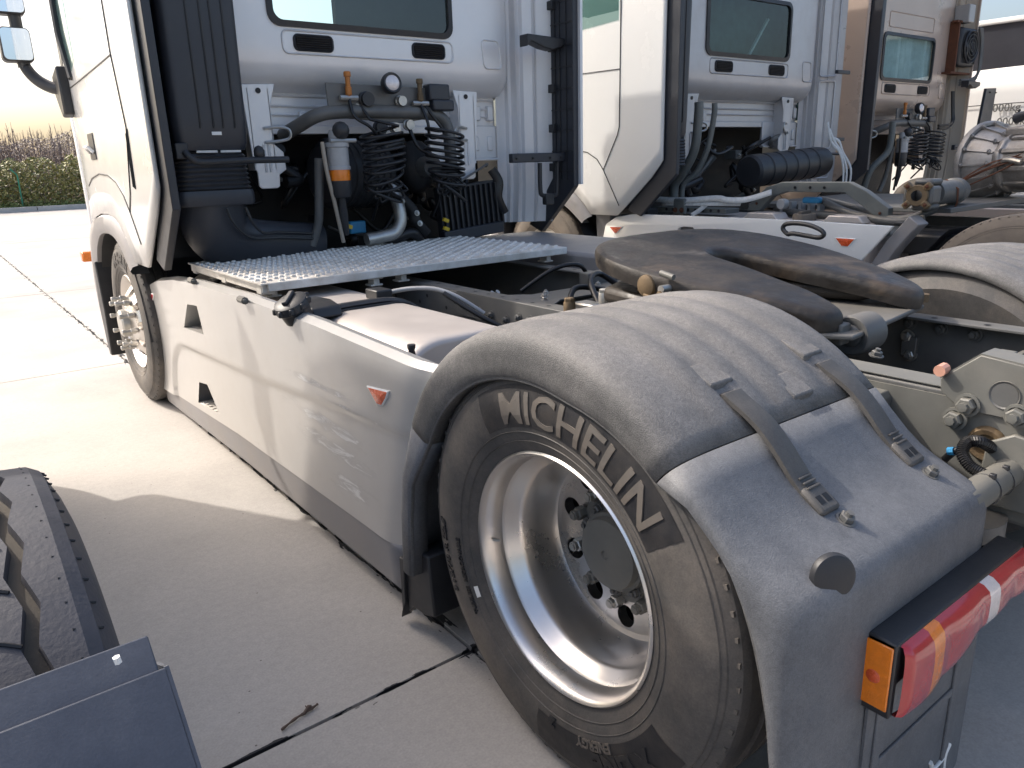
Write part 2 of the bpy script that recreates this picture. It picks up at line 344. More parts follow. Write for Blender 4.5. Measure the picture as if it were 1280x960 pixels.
# kerb of separate stones
kb = M().box((-60, 36.62, -.02), (120, 36.66, .06)).build('kerb', stone_m, kind='structure')
ks = M().box((-.985, 36.66, -.05), (.985, 36.98, .21)).mesh('kerb_stone', 0); ks.materials.append(stone_m)
for i in range(-14, 38):
    o = bpy.data.objects.new('kerb_stone', ks); COL.objects.link(o); o.parent = kb; o.location = (i*2.0, random.uniform(-.012, .012), random.uniform(-.012, .0))
verge = M().box((-200, 36.99, -.05), (250, 300, .16)).build('verge', soil_m, smooth=0, kind='structure')
def leafcol(name, c1, c2, trans=.0):
    m = bpy.data.materials.new(name); m.use_nodes = True; n = m.node_tree.nodes; l = m.node_tree.links; b = n['Principled BSDF']
    b.inputs['Roughness'].default_value = .6
    g = n.new('ShaderNodeNewGeometry'); mx = n.new('ShaderNodeMixRGB'); mx.inputs[1].default_value = (*c1, 1); mx.inputs[2].default_value = (*c2, 1)
    l.new(g.outputs['Random Per Island'], mx.inputs[0]); l.new(mx.outputs[0], b.inputs['Base Color']); return m
leaf_y = leafcol('hazy_hedge_leaves', (.085, .105, .035), (.34, .30, .09))  # hedge tones lightened, with distance haze put into the colour
leaf_b = leafcol('hazy_dry_leaves', (.19, .145, .125), (.33, .26, .21))  # purple-brown tones that hold the haze in the leaf colour
grass_m = leafcol('verge_grass', (.05, .09, .015), (.16, .19, .045))
random.seed(11)
def leafcloud(n, fn, sz):
    b = M()
    for _ in range(n):
        c = Vector(fn()); s = sz*random.uniform(.5, 1.3)
        u = Vector((random.gauss(0,1), random.gauss(0,1), random.gauss(0,1))).normalized(); v = u.orthogonal().normalized()*random.uniform(.4, .7)
        b.add([c-u*s, c+v*s, c+u*s, c-v*s], [(0,1,2,3)])
    return b
def hf():
    x = random.uniform(-6, 15); t = random.random()
    h = 2.1+.7*noise.noise(Vector((x*.6, 0, 1)))+.4*noise.noise(Vector((x*2.2, 3, 1)))
    return (x, 38.4+random.uniform(-.7, .7)*(1.1-.3*t), .1+t*h)
hd = leafcloud(34000, hf, .075).build('hedge', leaf_y, smooth=0, weld=False, kind='stuff', label='yellow-green creeper hedge along the far kerb', category='hedge')
def gf():
    return (random.uniform(-10, 22), random.uniform(37.0, 38.2), .16+abs(random.gauss(0, .09)))
leafcloud(9000, gf, .06).build('verge_grass', grass_m, smooth=0, weld=False, kind='stuff', label='short green grass strip behind the kerb', category='grass')
# bare thin wood behind the hedge, reads as one mass
tw = M(); random.seed(5)
for k in range(520):
    x = random.uniform(-5, 14); y = random.uniform(41.5, 47); h = random.uniform(2.6, 4.0)*(1+.10*noise.noise(Vector((x*.4, 0, 0)))); lean = random.uniform(-.25, .25)
    top = Vector((x+lean, y, h)); tw.tube([(x, y, 0), (x+lean*.4, y, h*.5), top], [.035, .025, .006], 4, caps=False)
    for q in range(20):
        t = random.uniform(.2, .95); p = Vector((x+lean*t, y, h*t)); a = random.uniform(0, 2*PI); L = random.uniform(.3, .9)*(1.15-t)
        tw.tube([p, p+Vector((math.cos(a)*L*.45, math.sin(a)*L*.45, L))], [.013, .004], 3, caps=False)
wd = tw.build('bare_wood', bark_m, smooth=0, weld=False, kind='stuff', label='mass of bare brown saplings beyond the hedge', category='trees')
def wf():
    x = random.uniform(-5, 14); t = random.random()**1.2
    return (x, random.uniform(41, 46), .2+t*(3.0+.7*noise.noise(Vector((x*.8, 2, 0)))))
leafcloud(90000, wf, .045).build('dry_undergrowth', leaf_b, smooth=0, weld=False, kind='stuff', label='dry brown leaves and twigs among the bare saplings', category='undergrowth')
p0 = at(28, 254, y=37.5); p1 = at(20.5, 214, y=37.5)
b = M(); b.bar((p0.x, 37.5, .1), tuple(p1.lerp(p0, .12)), .08, .05); b.bar(tuple(p1.lerp(p0, .12)), (p1.x-.22, 37.5, p1.z+.10), .08, .05)
tag(b.build('fence_post', green_m, bevel=.008), 'leaning green steel fence post in front of the hedge', 'fence post')
# dead stick lying on the concrete
a0 = at(352, 912, z=.006); a1 = at(397, 880, z=.008); pts = spline([a0, a0.lerp(a1, .35)+Vector((.004, .003, .002)), a0.lerp(a1, .7), a1], 5)
b = M().tube(pts, [.0035+.001*math.sin(i*1.7) for i in range(len(pts))], 7)
b.tube([a0.lerp(a1, .62), a0.lerp(a1, .62)+Vector((.018, .010, .006)), a0.lerp(a1, .78)+Vector((.006, .002, .008))], [.005, .006, .002], 6)
b.tube([a0.lerp(a1, .75), a0.lerp(a1, .80)+Vector((-.010, .010, .010))], [.004, .001], 5)
tag(b.build('fallen_stick', wood_m, smooth=50), 'short broken brown stick on the concrete by the tarred joint', 'stick')
# ================================================================== shared small parts
def hexmesh(name='bolt_hex'):
    b = M(); b.lathe([(0,0),(.021,0),(.021,.004),(.016,.0045)], (0,0,0), 'z', 16)
    b.lathe([(.0155,.004),(.0155,.014),(.0125,.0165),(0,.0165)], (0,0,0), 'z', 6)
    b.lathe([(.008,.0165),(.008,.024),(0,.025)], (0,0,0), 'z', 8)
    return b.mesh(name, 30)
HEX = {}
def bolt(parent, p, nrm, s=1.0, m=None, name='bolt'):
    m = m or steel
    if m.name not in HEX:
        HEX[m.name] = hexmesh(); HEX[m.name].materials.append(m)
    q = Vector(nrm).to_track_quat('Z', 'Y').to_matrix().to_4x4()
    return inst(name, HEX[m.name], m, parent, Matrix.Translation(Vector(p)) @ q @ Matrix.Rotation(random.uniform(0, 1), 4, 'Z') @ Matrix.Scale(s, 4))
def textmesh(txt, size, bold=.0, extrude=.0):
    c = bpy.data.curves.new('txt', 'FONT'); c.body = txt; c.size = size; c.offset = bold; c.extrude = extrude; c.resolution_u = 3
    o = bpy.data.objects.new('txt', c); COL.objects.link(o); bpy.context.view_layer.update()
    dg = bpy.context.evaluated_depsgraph_get(); me = bpy.data.meshes.new_from_object(o.evaluated_get(dg))
    bpy.data.objects.remove(o); return me
def frame_text(name, txt, size, origin, ux, uy, m, parent, bold=0, thick=.002):
    me = textmesh(txt, size, bold, thick/2); ux = Vector(ux).normalized(); uy = Vector(uy).normalized(); uz = ux.cross(uy)
    for v in me.vertices: v.co = OFF+Vector(origin)+ux*v.co.x+uy*v.co.y+uz*v.co.z
    o = bpy.data.objects.new(name, me); COL.objects.link(o); me.materials.clear(); me.materials.append(m); attach(o, parent); return o
def sidewall(R, r0, bulge):
    # tyre side profile: list of (radius, outward offset)
    ks = [(0, .000), (.05, .004), (.12, .013), (.3, .026), (.45, .030), (.62, .027), (.78, .018), (.9, .006), (.97, -.006), (1, -.022)]
    return [(r0+(R-r0)*a, b*bulge/.03) for a, b in ks]
def side_x(prof, r):
    for (r1, x1), (r2, x2) in zip(prof, prof[1:]):
        if r1 <= r <= r2: return x1+(x2-x1)*(r-r1)/(r2-r1)
    return 0
def tyre(parent, c, sgn, R=.49, r0=.283, width=.29, m=None, text=True, lugs=64, face=0.0, rot=0):
    """face plane of the rim flange at c.x ; outward direction is sgn along x (-1 = left side)"""
    m = m or rubber; c = Vector(c); pr = sidewall(R, r0, .03)
    prof = [(r, sgn*x) for r, x in pr]
    W = -sgn*width
    # tread with four grooves
    tr = []; n = 5
    inner = [(r, W-sgn*x) for r, x in reversed(pr)]
    x0 = prof[-1][1]; x1 = inner[0][1]
    for i in range(n):
        a = x0+(x1-x0)*(i/n); bb = x0+(x1-x0)*((i+1)/n); gw = (x1-x0)*.022
        Rr = R+.006*(1-((i-2)/2)**2)
        tr += [(R-.012 if i else R, a+(gw if i else 0)), (Rr, a+(gw*1.2 if i else (x1-x0)*.01)), (Rr, bb-(gw*1.2 if i < n-1 else (x1-x0)*.01)), (R-.012 if i < n-1 else R, bb-(gw if i < n-1 else 0))]
    b = M().lathe(prof+tr+inner, c, 'x', 112)
    # shoulder lugs and moulded rings
    for k in range(lugs):
        a = 2*PI*k/lugs; e = Vector((0, math.sin(a), math.cos(a))); t = Vector((0, math.cos(a), -math.sin(a)))
        mtx = Matrix((Vector((1,0,0)), t, e)).transposed()
        b.obox(c+e*(R-.019)+Vector((sgn*-.005, 0, 0)), (.012, .010, .022), mtx)
    for rr in (.315, .337, .452, .463):
        if rr < R: b.lathe([(rr-.0015, sgn*side_x(pr, rr)), (rr, sgn*(side_x(pr, rr)+.0022)), (rr+.0015, sgn*side_x(pr, rr))], c, 'x', 96)
    ty = b.build('tyre', m, parent, smooth=28)
    return ty, pr
def arc_text(parent, txt, size, c, sgn, pr, rbase, phi0, m, bold=.012, hscale=1.0, raise_=.0022):
    me = textmesh(txt, size, bold, .0008); c = Vector(c)
    bm = bmesh.new(); bm.from_mesh(me); lo = min(v.co.y for v in bm.verts); hi = max(v.co.y for v in bm.verts)
    for k in range(1, 7): bmesh.ops.bisect_plane(bm, geom=bm.verts[:]+bm.edges[:]+bm.faces[:], plane_co=(0, lo+(hi-lo)*k/7, 0), plane_no=(0, 1, 0))
    bm.to_mesh(me); bm.free()
    for v in me.vertices:
        r = rbase+v.co.y; ph = math.radians(phi0)-v.co.x*hscale/(rbase+size*.35); z = v.co.z
        v.co = OFF+c+Vector((sgn*(side_x(pr, r)+raise_+(0.001 if z > 0 else -.003)), math.sin(ph)*r*(-sgn), math.cos(ph)*r))
    o = bpy.data.objects.new('lettering', me); COL.objects.link(o); me.materials.clear(); me.materials.append(m); attach(o, parent)
    return o
def arc_band(parent, c, sgn, pr, r1, r2, ph0, ph1, m, name, raise_=.0012, n=40):
    b = M(); rows = []
    for k in range(n+1):
        ph = math.radians(ph0+(ph1-ph0)*k/n)
        rows.append([Vector(c)+Vector((sgn*(side_x(pr, r)+raise_), math.sin(ph)*r*(-sgn), math.cos(ph)*r)) for r in [r1+(r2-r1)*q/4 for q in range(5)]])
    return b.grid(rows).build(name, m, parent, smooth=60)
rubber_b = mat('clean_black_rubber', (.016, .016, .018), .55, 0, .2, 30, .2, 300, dust=(.09,.075,.06), dustamt=.5, dscale=9)
def disc_with_holes(r_in, r_out, hr, hrad, nh, c, x_at, depth, n=120, rot=0.0):
    """ring face (normal x) with round hand holes; x_at(r) gives the face position; depth = wall of the holes (signed)"""
    bm = bmesh.new(); c = Vector(c)
    def ring(r, n, cy=0, cz=0):
        vs = [bm.verts.new((0, cy+r*math.cos(2*PI*k/n), cz+r*math.sin(2*PI*k/n))) for k in range(n)]
        return [bm.edges.new((vs[k], vs[(k+1) % n])) for k in range(n)]
    es = ring(r_out, n)+ring(r_in, n); holes = []
    for k in range(nh):
        a = 2*PI*k/nh+rot; h = ring(hr, 20, hrad*math.cos(a), hrad*math.sin(a)); holes.append(h); es += h
    bmesh.ops.triangle_fill(bm, edges=es, use_beauty=True, use_dissolve=False)
    for h in holes:
        r = bmesh.ops.extrude_edge_only(bm, edges=h); 
        for g in r['geom']:
            if isinstance(g, bmesh.types.BMVert): g.co.x = depth
    b = M(); bm.verts.index_update()
    vs = []
    for v in bm.verts:
        r = math.hypot(v.co.y, v.co.z); vs.append(c+Vector((x_at(r)+v.co.x, v.co.y, v.co.z)))
    b.add(vs, [tuple(v.index for v in f.verts) for f in bm.faces]); bm.free(); return b
def rear_wheel(parent, c, sgn=-1, text=True, full=True):
    c = Vector(c); s = -sgn     # s points into the truck
    ty, pr = tyre(parent, c, sgn)
    if text:
        arc_band(ty, c, sgn, pr, .348, .441, 33, -56, rubber_b, 'lettering_panel')
        arc_text(ty, 'MICHELIN', .098, c, sgn, pr, .357, 22, rubber_l, .0012, 1.13)
        arc_band(ty, c, sgn, pr, .352, .441, -118, -186, rubber_b, 'lettering_panel')
        arc_text(ty, 'X LINE', .066, c, sgn, pr, .378, -128, rubber_b, .003, 1.05, .003)
        arc_text(ty, 'ENERGY', .028, c, sgn, pr, .352, -146, rubber_l, .001, 1.1, .003)
        arc_text(ty, 'Z', .03, c, sgn, pr, .345, -176, rubber_b, .001, 1, .003)
        arc_text(ty, '315/70 R 22.5', .036, c, sgn, pr, .405, 118, rubber_b, .001, 1, .003)
        arc_text(ty, 'TUBELESS  REGROOVABLE', .017, c, sgn, pr, .345, 128, rubber_b, .0004, 1, .003)
        lbl = arc_band(ty, c, sgn, pr, .318, .331, 122, 117, pale_m, 'barcode_label', .002, 6)
    w2 = M().lathe([(r, s*x) for r, x in [(.283, .36), (.33, .325), (.42, .325), (.49, .37), (.49, .60), (.42, .64), (.283, .61)]], c, 'x', 64).build('inner_tyre', rubber, parent, smooth=40)
    # deep dished rim
    prof = [(.284, .012), (.2885, .004), (.2885, -.004), (.284, -.008), (.278, -.004), (.273, .006), (.269, .02), (.2655, .036), (.2655, .052), (.258, .060), (.253, .075), (.243, .085), (.2385, .10), (.236, .145), (.232, .185), (.224, .20), (.212, .204)]
    rim = M().lathe([(r, s*x) for r, x in prof], c, 'x', 128).build('rim', alu, parent, smooth=40)
    fx = lambda r: s*(.204+(.212-r)*.10 if r > .135 else .2117)
    disc_with_holes(.128, .212, .0275, .1785, 10, c, fx, s*.03, rot=.23).build('rim_disc', alu, rim, smooth=30)
    b = M().lathe([(.20, s*.25), (0, s*.25)], c, 'x', 32).build('brake_drum', dark_m, parent)
    hub = M().lathe([(r_, h_+s*.024) for r_, h_ in [(.134, s*.189), (.134, s*.181), (.118, s*.178), (.112, s*.17), (.098, s*.168), (.096, s*.150), (.088, s*.148), (.084, s*.132), (.07, s*.128), (.03, s*.126), (.012, s*.126), (.010, s*.130), (0, s*.130)]], c, 'x', 48).build('hub', chassis_l, parent, smooth=30)
    for k in range(10):
        a = 2*PI*k/10+.03+.31; e = Vector((0, math.cos(a), math.sin(a)))
        c0 = c; c = c+Vector((s*.024, 0, 0)); b = M().cyl(c+e*.1385+Vector((s*.185, 0, 0)), c+e*.1385+Vector((s*.146, 0, 0)), .0125, 12)
        b.lathe([(.017, s*.181), (.017, s*.172)], c+e*.1385, 'x', 6); b.lathe([(.0165, s*.172), (.0165, s*.158), (.014, s*.155)], c+e*.1385, 'x', 6)
        b.lathe([(.010, s*.146), (.009, s*.142), (0, s*.142)], c+e*.1385, 'x', 10); b.build('wheel_nut', steel if k % 2 else chassis_l, hub, smooth=30); c = c0
    for k in range(10):
        a = 2*PI*k/10+.3; e = Vector((0, math.cos(a), math.sin(a)))
        bolt(hub, c+e*.103+Vector((s*.190, 0, 0)), (sgn, 0, 0), .78, chassis)
    M().tube([c+Vector((s*.02, .262, -.02)), c+Vector((s*.035, .255, -.025))], .003, 6).build('valve', steel, rim)
    return ty
def front_wheel(parent, c, m=None):
    c = Vector(c)
    ty, pr = tyre(parent, c, -1, R=.50, m=m)
    arc_text(ty, 'MICHELIN', .086, c, -1, pr, .362, 28, rubber_b, .0055, 1.02)
    rim = M().lathe([(.283, .012), (.2885, .004), (.2885, -.006), (.283, -.009), (.276, .002), (.268, .022), (.258, .045), (.24, .05)], c, 'x', 96).build('rim', alu, parent, smooth=40)
    fx = lambda r: -.085*max(0, min(1, (.245-r)/.10))**.8+.048
    b = disc_with_holes(.10, .24, .026, .195, 10, c, fx, .03); b.build('rim_disc', alu, rim, smooth=30)
    M().lathe([(.21, .09), (0, .09)], c, 'x', 32).build('brake_drum', dark_m, parent)
    hub = M().lathe([(.105, -.03), (.10, -.04), (.085, -.042), (.083, -.075), (.07, -.085), (.0, -.086)], c, 'x', 32).build('hub', steel, parent, smooth=30)
    for k in range(10):
        a = 2*PI*k/10+.2; e = Vector((0, math.cos(a), math.sin(a)))
        b = M().cyl(c+e*.15+Vector((-.02, 0, 0)), c+e*.15+Vector((-.105, 0, 0)), .011, 10)
        b.lathe([(.018, -.03), (.018, -.055), (.014, -.06)], c+e*.15, 'x', 6); b.lathe([(.0155, -.085), (.0155, -.102), (.012, -.106), (0, -.106)], c+e*.15, 'x', 6)
        b.build('wheel_nut', steel, hub, smooth=30)
    return ty
# ================================================================== cab seen from behind (one builder, three trucks)
YW = 2.90                                   # rear wall plane
def rear_wall(root, pm, gm, window=True):
    prof = [(2.90, 3.42), (2.90, 2.9), (2.90, 2.505), (2.90, 2.3), (2.90, 2.095), (2.90, 1.98), (2.903, 1.91), (2.915, 1.86), (2.945, 1.815), (2.99, 1.782), (3.05, 1.76), (3.25, 1.75)]
    cols = [(.23, .10), (.233, .06), (.245, .03), (.27, .01), (.31, 0), (.65, 0), (1.2, 0), (1.71, 0), (1.9, 0), (2.09, 0), (2.13, .01), (2.155, .03), (2.167, .06), (2.17, .12)]
    b = M(); b.grid([[(x, y+dy, z) for x, dy in cols] for y, z in prof])
    nc = len(cols); b.f = [f for f in b.f if not all(.649 < b.v[i][0] < 1.711 and 2.094 < b.v[i][2] < 2.506 for i in f)]
    wl = b.build('rear_wall', pm, root, smooth=40)
    X0, X1, Z0, Z1 = .655, 1.705, 2.10, 2.50
    out = rrect(X0-.03, Z0-.03, X1+.03, Z1+.03, .065, 6); inn = rrect(X0, Z0, X1, Z1, .05, 6)
    fr = M(); n = len(out)
    for (ya, yb) in ((2.888, 2.888), (2.92, 2.92)): pass
    vs = [(x, 2.889, z) for x, z in out]+[(x, 2.884, z) for x, z in inn]+[(x, 2.91, z) for x, z in out]+[(x, 2.91, z) for x, z in inn]
    fs = []
    for k in range(n):
        k2 = (k+1) % n; fs += [(k, k2, n+k2, n+k), (k, 2*n+k, 2*n+k2, k2), (n+k, n+k2, 3*n+k2, 3*n+k)]
    win = fr.add(vs, fs).build('window', blackp, root, smooth=40)
    M().add([(x, 2.899, z) for x, z in inn], [tuple(range(len(inn)))]).build('pane', gm, win, smooth=0)
    # pressed outlines
    def pressing(x0, z0, x1, z1, r=.03, sk=0):
        pts = [(x+sk*(z-z0), 2.8995, z) for x, z in rrect(x0, z0, x1, z1, r, 4)]
        M().tube(pts, .0055, 6, closed=True).build('pressing', pm, wl, smooth=60)
    pressing(.69, 1.945, 1.73, 2.055); pressing(1.96, 1.925, 2.09, 2.085, .025, -.12); pressing(.72, 2.58, 1.66, 2.72, .02)
    for cx in (.86, 1.565):
        b = M(); vs_o = rrect(cx-.105, 1.965, cx+.105, 2.035, .02)
        v = M().tube([(x, 2.898, z) for x, z in vs_o], .008, 6, closed=True).build('vent', pm if False else blackp, root, smooth=60)
        M().prism(rrect(cx-.103, 1.967, cx+.103, 2.033, .02), 'y', 2.8985, 2.905).build('vent_mesh', dark_m, v, smooth=0)
        for k in range(6):
            M().obox((cx, 2.893, 1.973+k*.0108), (.19, .012, .0035), Matrix.Rotation(.5, 3, 'X')).build('slat', blackp, v, smooth=0)
    return wl
def cab_shell(root, pm, inner, ys=2.56):
    """closed cab body: sides, roof, floor, windscreen frame; left side sheet is built by left_side()"""
    b = M()
    b.box((2.44, ys, 1.22), (2.46, 4.7, 3.42)); right = b.build('right_side', pm, root, smooth=0)
    M().prism([(2.60, 3.42), (4.3, 3.42), (4.85, 3.2), (4.9, 3.1), (4.9, 3.05), (4.25, 3.36), (2.60, 3.36)], 'x', -.03, 2.43).build('roof', pm, root)
    M().box((.02, 3.14, 1.56), (2.38, 4.85, 1.60)).build('cab_floor', inner, root, smooth=0)
    M().box((-.03, 4.84, .55), (2.43, 4.92, 1.95)).build('front_panel', pm, root, bevel=.03)
    M().add([(.02, 4.88, 1.95), (2.38, 4.88, 1.95), (2.38, 4.86, 3.06), (.02, 4.86, 3.06)], [(0,1,2,3)]).build('windscreen', glass_m, root, smooth=0)
    for x in (-.03, 2.37): M().box((x, 4.8, 1.95), (x+.06, 4.88, 3.06)).build('windscreen_pillar', blackp, root, smooth=0)
def left_side(root, pm, trim=None, ind=True, alt=False):
    trim = trim or skirt_m
    def xo(y): return 0 if y < 4.45 else .30*(1-math.sqrt(max(0, 1-((y-4.45)/.56)**2)))
    arcp = [(3.14, .905), (3.30, .905), (3.43, .905), (3.51, .985), (3.60, 1.055), (3.68, 1.10), (3.78, 1.135), (3.95, 1.15), (4.2, 1.145), (4.38, 1.12), (4.53, 1.083), (4.63, 1.03), (4.70, .97), (4.76, .85), (4.80, .70), (4.82, .55), (4.9, .5), (4.97, .5), (5.0, .55)]
    colsb = [(2.69, 1.31), (2.72, 1.27), (2.80, 1.185), (2.9, 1.10), (3.02, 1.0)]+arcp
    rows = []
    for y, zb in colsb:
        zt = 3.42; rows.append([(-.06+xo(y)+.02*max(0, (zb+(zt-zb)*t-2.2))**1.5, y, zb+(zt-zb)*t) for t in (0, .06, .15, .25, .38, .52, .68, .85, 1)])
    sd = M().grid(rows).build('left_side', pm, root, smooth=50, solid=.016)
    sd.modifiers['solid'].offset = 0
    S_ = -.0695
    def seam(pts): M().tube([(S_, y, z) for y, z in pts], .004, 5).build('door_seam', blackp, sd)
    if alt:
        seam([(3.115, 3.3), (3.115, 2.3), (3.12, 1.56), (3.14, 1.50), (3.29, 1.25), (3.115, .98)]); seam([(3.29, 1.25), (3.36, 1.33), (3.47, 1.385), (3.62, 1.41), (3.9, 1.42)]); seam([(3.115, 1.965), (3.62, 1.975), (4.3, 1.98)])
        M().prism([(3.14, 2.30), (4.3, 2.26), (4.42, 2.5), (4.42, 2.95), (3.14, 2.95)], 'x', -.071, -.066).build('door_window', glass_d, sd, smooth=0)
    else:
        seam([(3.17, 2.2), (3.175, 1.94), (3.10, 1.59), (3.25, 1.284), (3.336, 1.18), (3.20, 1.02)])
        seam([(3.336, 1.18), (3.42, 1.26), (3.56, 1.33), (3.75, 1.37), (4.0, 1.38), (4.25, 1.355), (4.4, 1.31)])
        seam([(3.175, 1.93), (3.6, 1.915), (4.05, 1.90), (4.42, 1.89)])
    M().prism([(4.16, 2.02), (4.28, 1.97), (4.42, 2.2), (4.42, 2.75), (4.16, 2.75)], 'x', -.071, -.066).build('door_window', glass_d, sd, smooth=0)
    M().tube([(-.075, 4.30, 1.93), (-.08, 4.44, 2.2), (-.07, 4.44, 2.75)], .018, 6).build('window_frame', blackp, sd)
    h = M().box((-.074, 3.98, 1.46), (-.066, 4.14, 1.61)).build('door_handle', blackp, sd, bevel=.004)
    M().tube([(-.076, 4.0, 1.50), (-.10, 4.02, 1.53), (-.10, 4.10, 1.53), (-.076, 4.12, 1.5)], .011, 8).build('grip', white, h)
    b = M()
    if alt: b.box((-.071, 3.3, 1.2), (-.069, 3.301, 1.201))
    for k in range(0 if alt else 3): b.tube([(-.07, 3.085+.02*k, 1.585-.01*k), (-.07, 3.115+.02*k, 1.30+.005*k)], .004, 5)
    b.build('side_vent', blackp, sd)
    # wheel arch trim
    o_ = [(3.43, .89), (3.60, 1.05), (3.78, 1.135), (4.0, 1.15), (4.2, 1.14), (4.40, 1.11), (4.56, 1.06), (4.70, .96), (4.80, .72), (4.80, .5), (4.72, .2)]
    i_ = [(3.54, .83), (3.70, .94), (3.86, 1.01), (4.0, 1.03), (4.12, 1.03), (4.28, 1.015), (4.42, .97), (4.55, .88), (4.66, .70), (4.70, .5), (4.66, .2)]
    rows = []
    oo = spline([(0, y, z) for y, z in o_], 3); ii = spline([(0, y, z) for y, z in i_], 3)
    for p, q in zip(oo, ii): rows.append([(-.055, p.y, p.z), (-.082, p.y+(q.y-p.y)*.15, p.z+(q.z-p.z)*.15), (-.088, p.y+(q.y-p.y)*.6, p.z+(q.z-p.z)*.6), (-.07, q.y, q.z), (.02, q.y, q.z)])
    ar = M().grid(rows).build('wheel_arch', trim, root, smooth=50)
    ln = M().grid([[(x, 4.08+.62*math.cos(a), .45+.60*math.sin(a)) for x in (-.05, .45)] for a in [PI*k/14 for k in range(15)]]).build('arch_liner', blackp, root, smooth=50)
    M().prism([(4.60, .82), (4.66, .8), (4.72, .5), (4.66, .17), (4.60, .17), (4.56, .5)], 'x', -.09, .25).build('front_mudflap', blackp, root, bevel=.008)
    if ind: M().box((-.125, 4.82, .80), (-.05, 4.90, .87)).build('indicator', amber_l, root, bevel=.012)
    # lower bumper corner
    M().grid([[(-.05+xo(y)*1.0+(.04 if z < .45 else 0), y, z) for z in (.22, .35, .5, .8, 1.0)] for y in (4.80, 4.85, 4.92, 4.97, 5.0)]).build('bumper_corner', pm, root, smooth=50, solid=.01)
    return sd
def fairing(root, x0, x1, pm, name='fairing_edge', rib=True, side=1):
    poly = [(2.58, 3.42), (2.58, 1.21), (2.92, .905), (3.05, .95), (2.79, 1.26), (2.79, 3.42)]
    f = M().prism(poly, 'x', x0, x1).build(name, navy, root, bevel=.004)
    if rib:
        xi = x0-.006 if side > 0 else x1+.006
        for k in range(17):
            z = 1.3+k*.125; M().box((min(xi, xi+.007*side), 2.585, z), (max(xi, xi+.007*side), 2.785, z+.008)).build('rib', blackp, f, smooth=0)
        for y in (2.64, 2.70, 2.745): M().box((min(xi, xi+.007*side), y, 1.25), (max(xi, xi+.007*side), y+.006, 3.4)).build('rib', blackp, f, smooth=0)
        for k in range(9):
            z = 1.33+k*.24; M().obox((xi-.008*side, 2.765, z), (.03, .05, .05)).build('clip', blackp, f, bevel=.004)
    return f
def corner_panel(root, pm, side=1):
    cx = 1.2
    def X(x): return x if side > 0 else 2*cx-x
    b = M(); plan = [(2.13, 3.03), (2.205, 3.03), (2.21, 3.0), (2.235, 3.0), (2.245, 2.955), (2.275, 2.955), (2.285, 2.93), (2.335, 2.90), (2.34, 2.885), (2.352, 2.885), (2.357, 2.895), (2.40, 2.85), (2.42, 2.80)]
    rows = [[(X(x), y+(.02 if z < 1.2 else 0), z) for x, y in plan] for z in (3.42, 2.6, 2.0, 1.5, 1.22, .98)]
    c = b.grid(rows).build('corner_panel', pm, root, smooth=25)
    # lower silver wall with pressed stiffeners
    return c
def lower_wall(root, pm):
    b = M(); b.box((.42, 3.06, 1.60), (2.14, 3.08, 1.80)); b.box((.42, 3.05, 1.555), (1.75, 3.10, 1.60)); 
    b.box((1.62, 3.04, 1.40), (2.14, 3.06, 1.60)); b.box((1.62, 3.02, 1.385), (2.14, 3.06, 1.40))
    lw = b.build('lower_wall', pm, root, bevel=.005)
    for z in (1.655, 1.70): M().tube([(.44, 3.055, z), (2.12, 3.055, z)], .008, 6).build('bead', pm, lw)
    M().tube([(.44, 3.05, 1.757), (2.12, 3.05, 1.757)], .011, 6).build('bead', pm, lw)
    for x, z in ((.82, 1.63), (1.99, 1.675), (2.09, 1.675), (1.83, 1.49), (1.97, 1.49), (2.08, 1.49)):
        M().box((x-.022, 3.030, z-.045), (x+.022, 3.062, z+.045)).build('pressing', pm, lw, bevel=.008)
    return lw
def brackets(root, pm):
    for s in (1, -1):
        def X(x): return x if s > 0 else 2.4-x
        front = [(.465, 1.795), (.645, 1.80), (.612, 1.70), (.610, 1.50), (.655, 1.46), (.66, 1.37), (.62, 1.345), (.615, 1.285), (.60, 1.275), (.515, 1.275), (.50, 1.29), (.50, 1.36), (.485, 1.42)]
        b = M().prism([(X(x), z) for x, z in front], 'y', 2.955, 2.968)
        b.box((min(X(.49), X(.502)), 2.955, 1.37), (max(X(.49), X(.502)), 3.06, 1.78)); b.box((min(X(.598), X(.61)), 2.955, 1.37), (max(X(.598), X(.61)), 3.06, 1.78))
        br = b.build('mounting_bracket', pm, root, bevel=.004)
        for dx in (.55, .575): M().tube([(X(dx), 2.952, 1.36), (X(dx), 2.952, 1.50)], .007, 6).build('bead', pm, br)
        M().cyl((X(.553), 2.953, 1.765), (X(.553), 2.950, 1.765), .014, 14).build('hole', dark_m, br)
        M().tube(spline([(X(.56), 2.95, 1.58), (X(.63), 2.92, 1.585), (X(.675), 2.90, 1.57), (X(.675), 2.90, 1.53), (X(.63), 2.92, 1.515), (X(.56), 2.95, 1.51)], 4), .0085, 7).build('hook', steel, br)
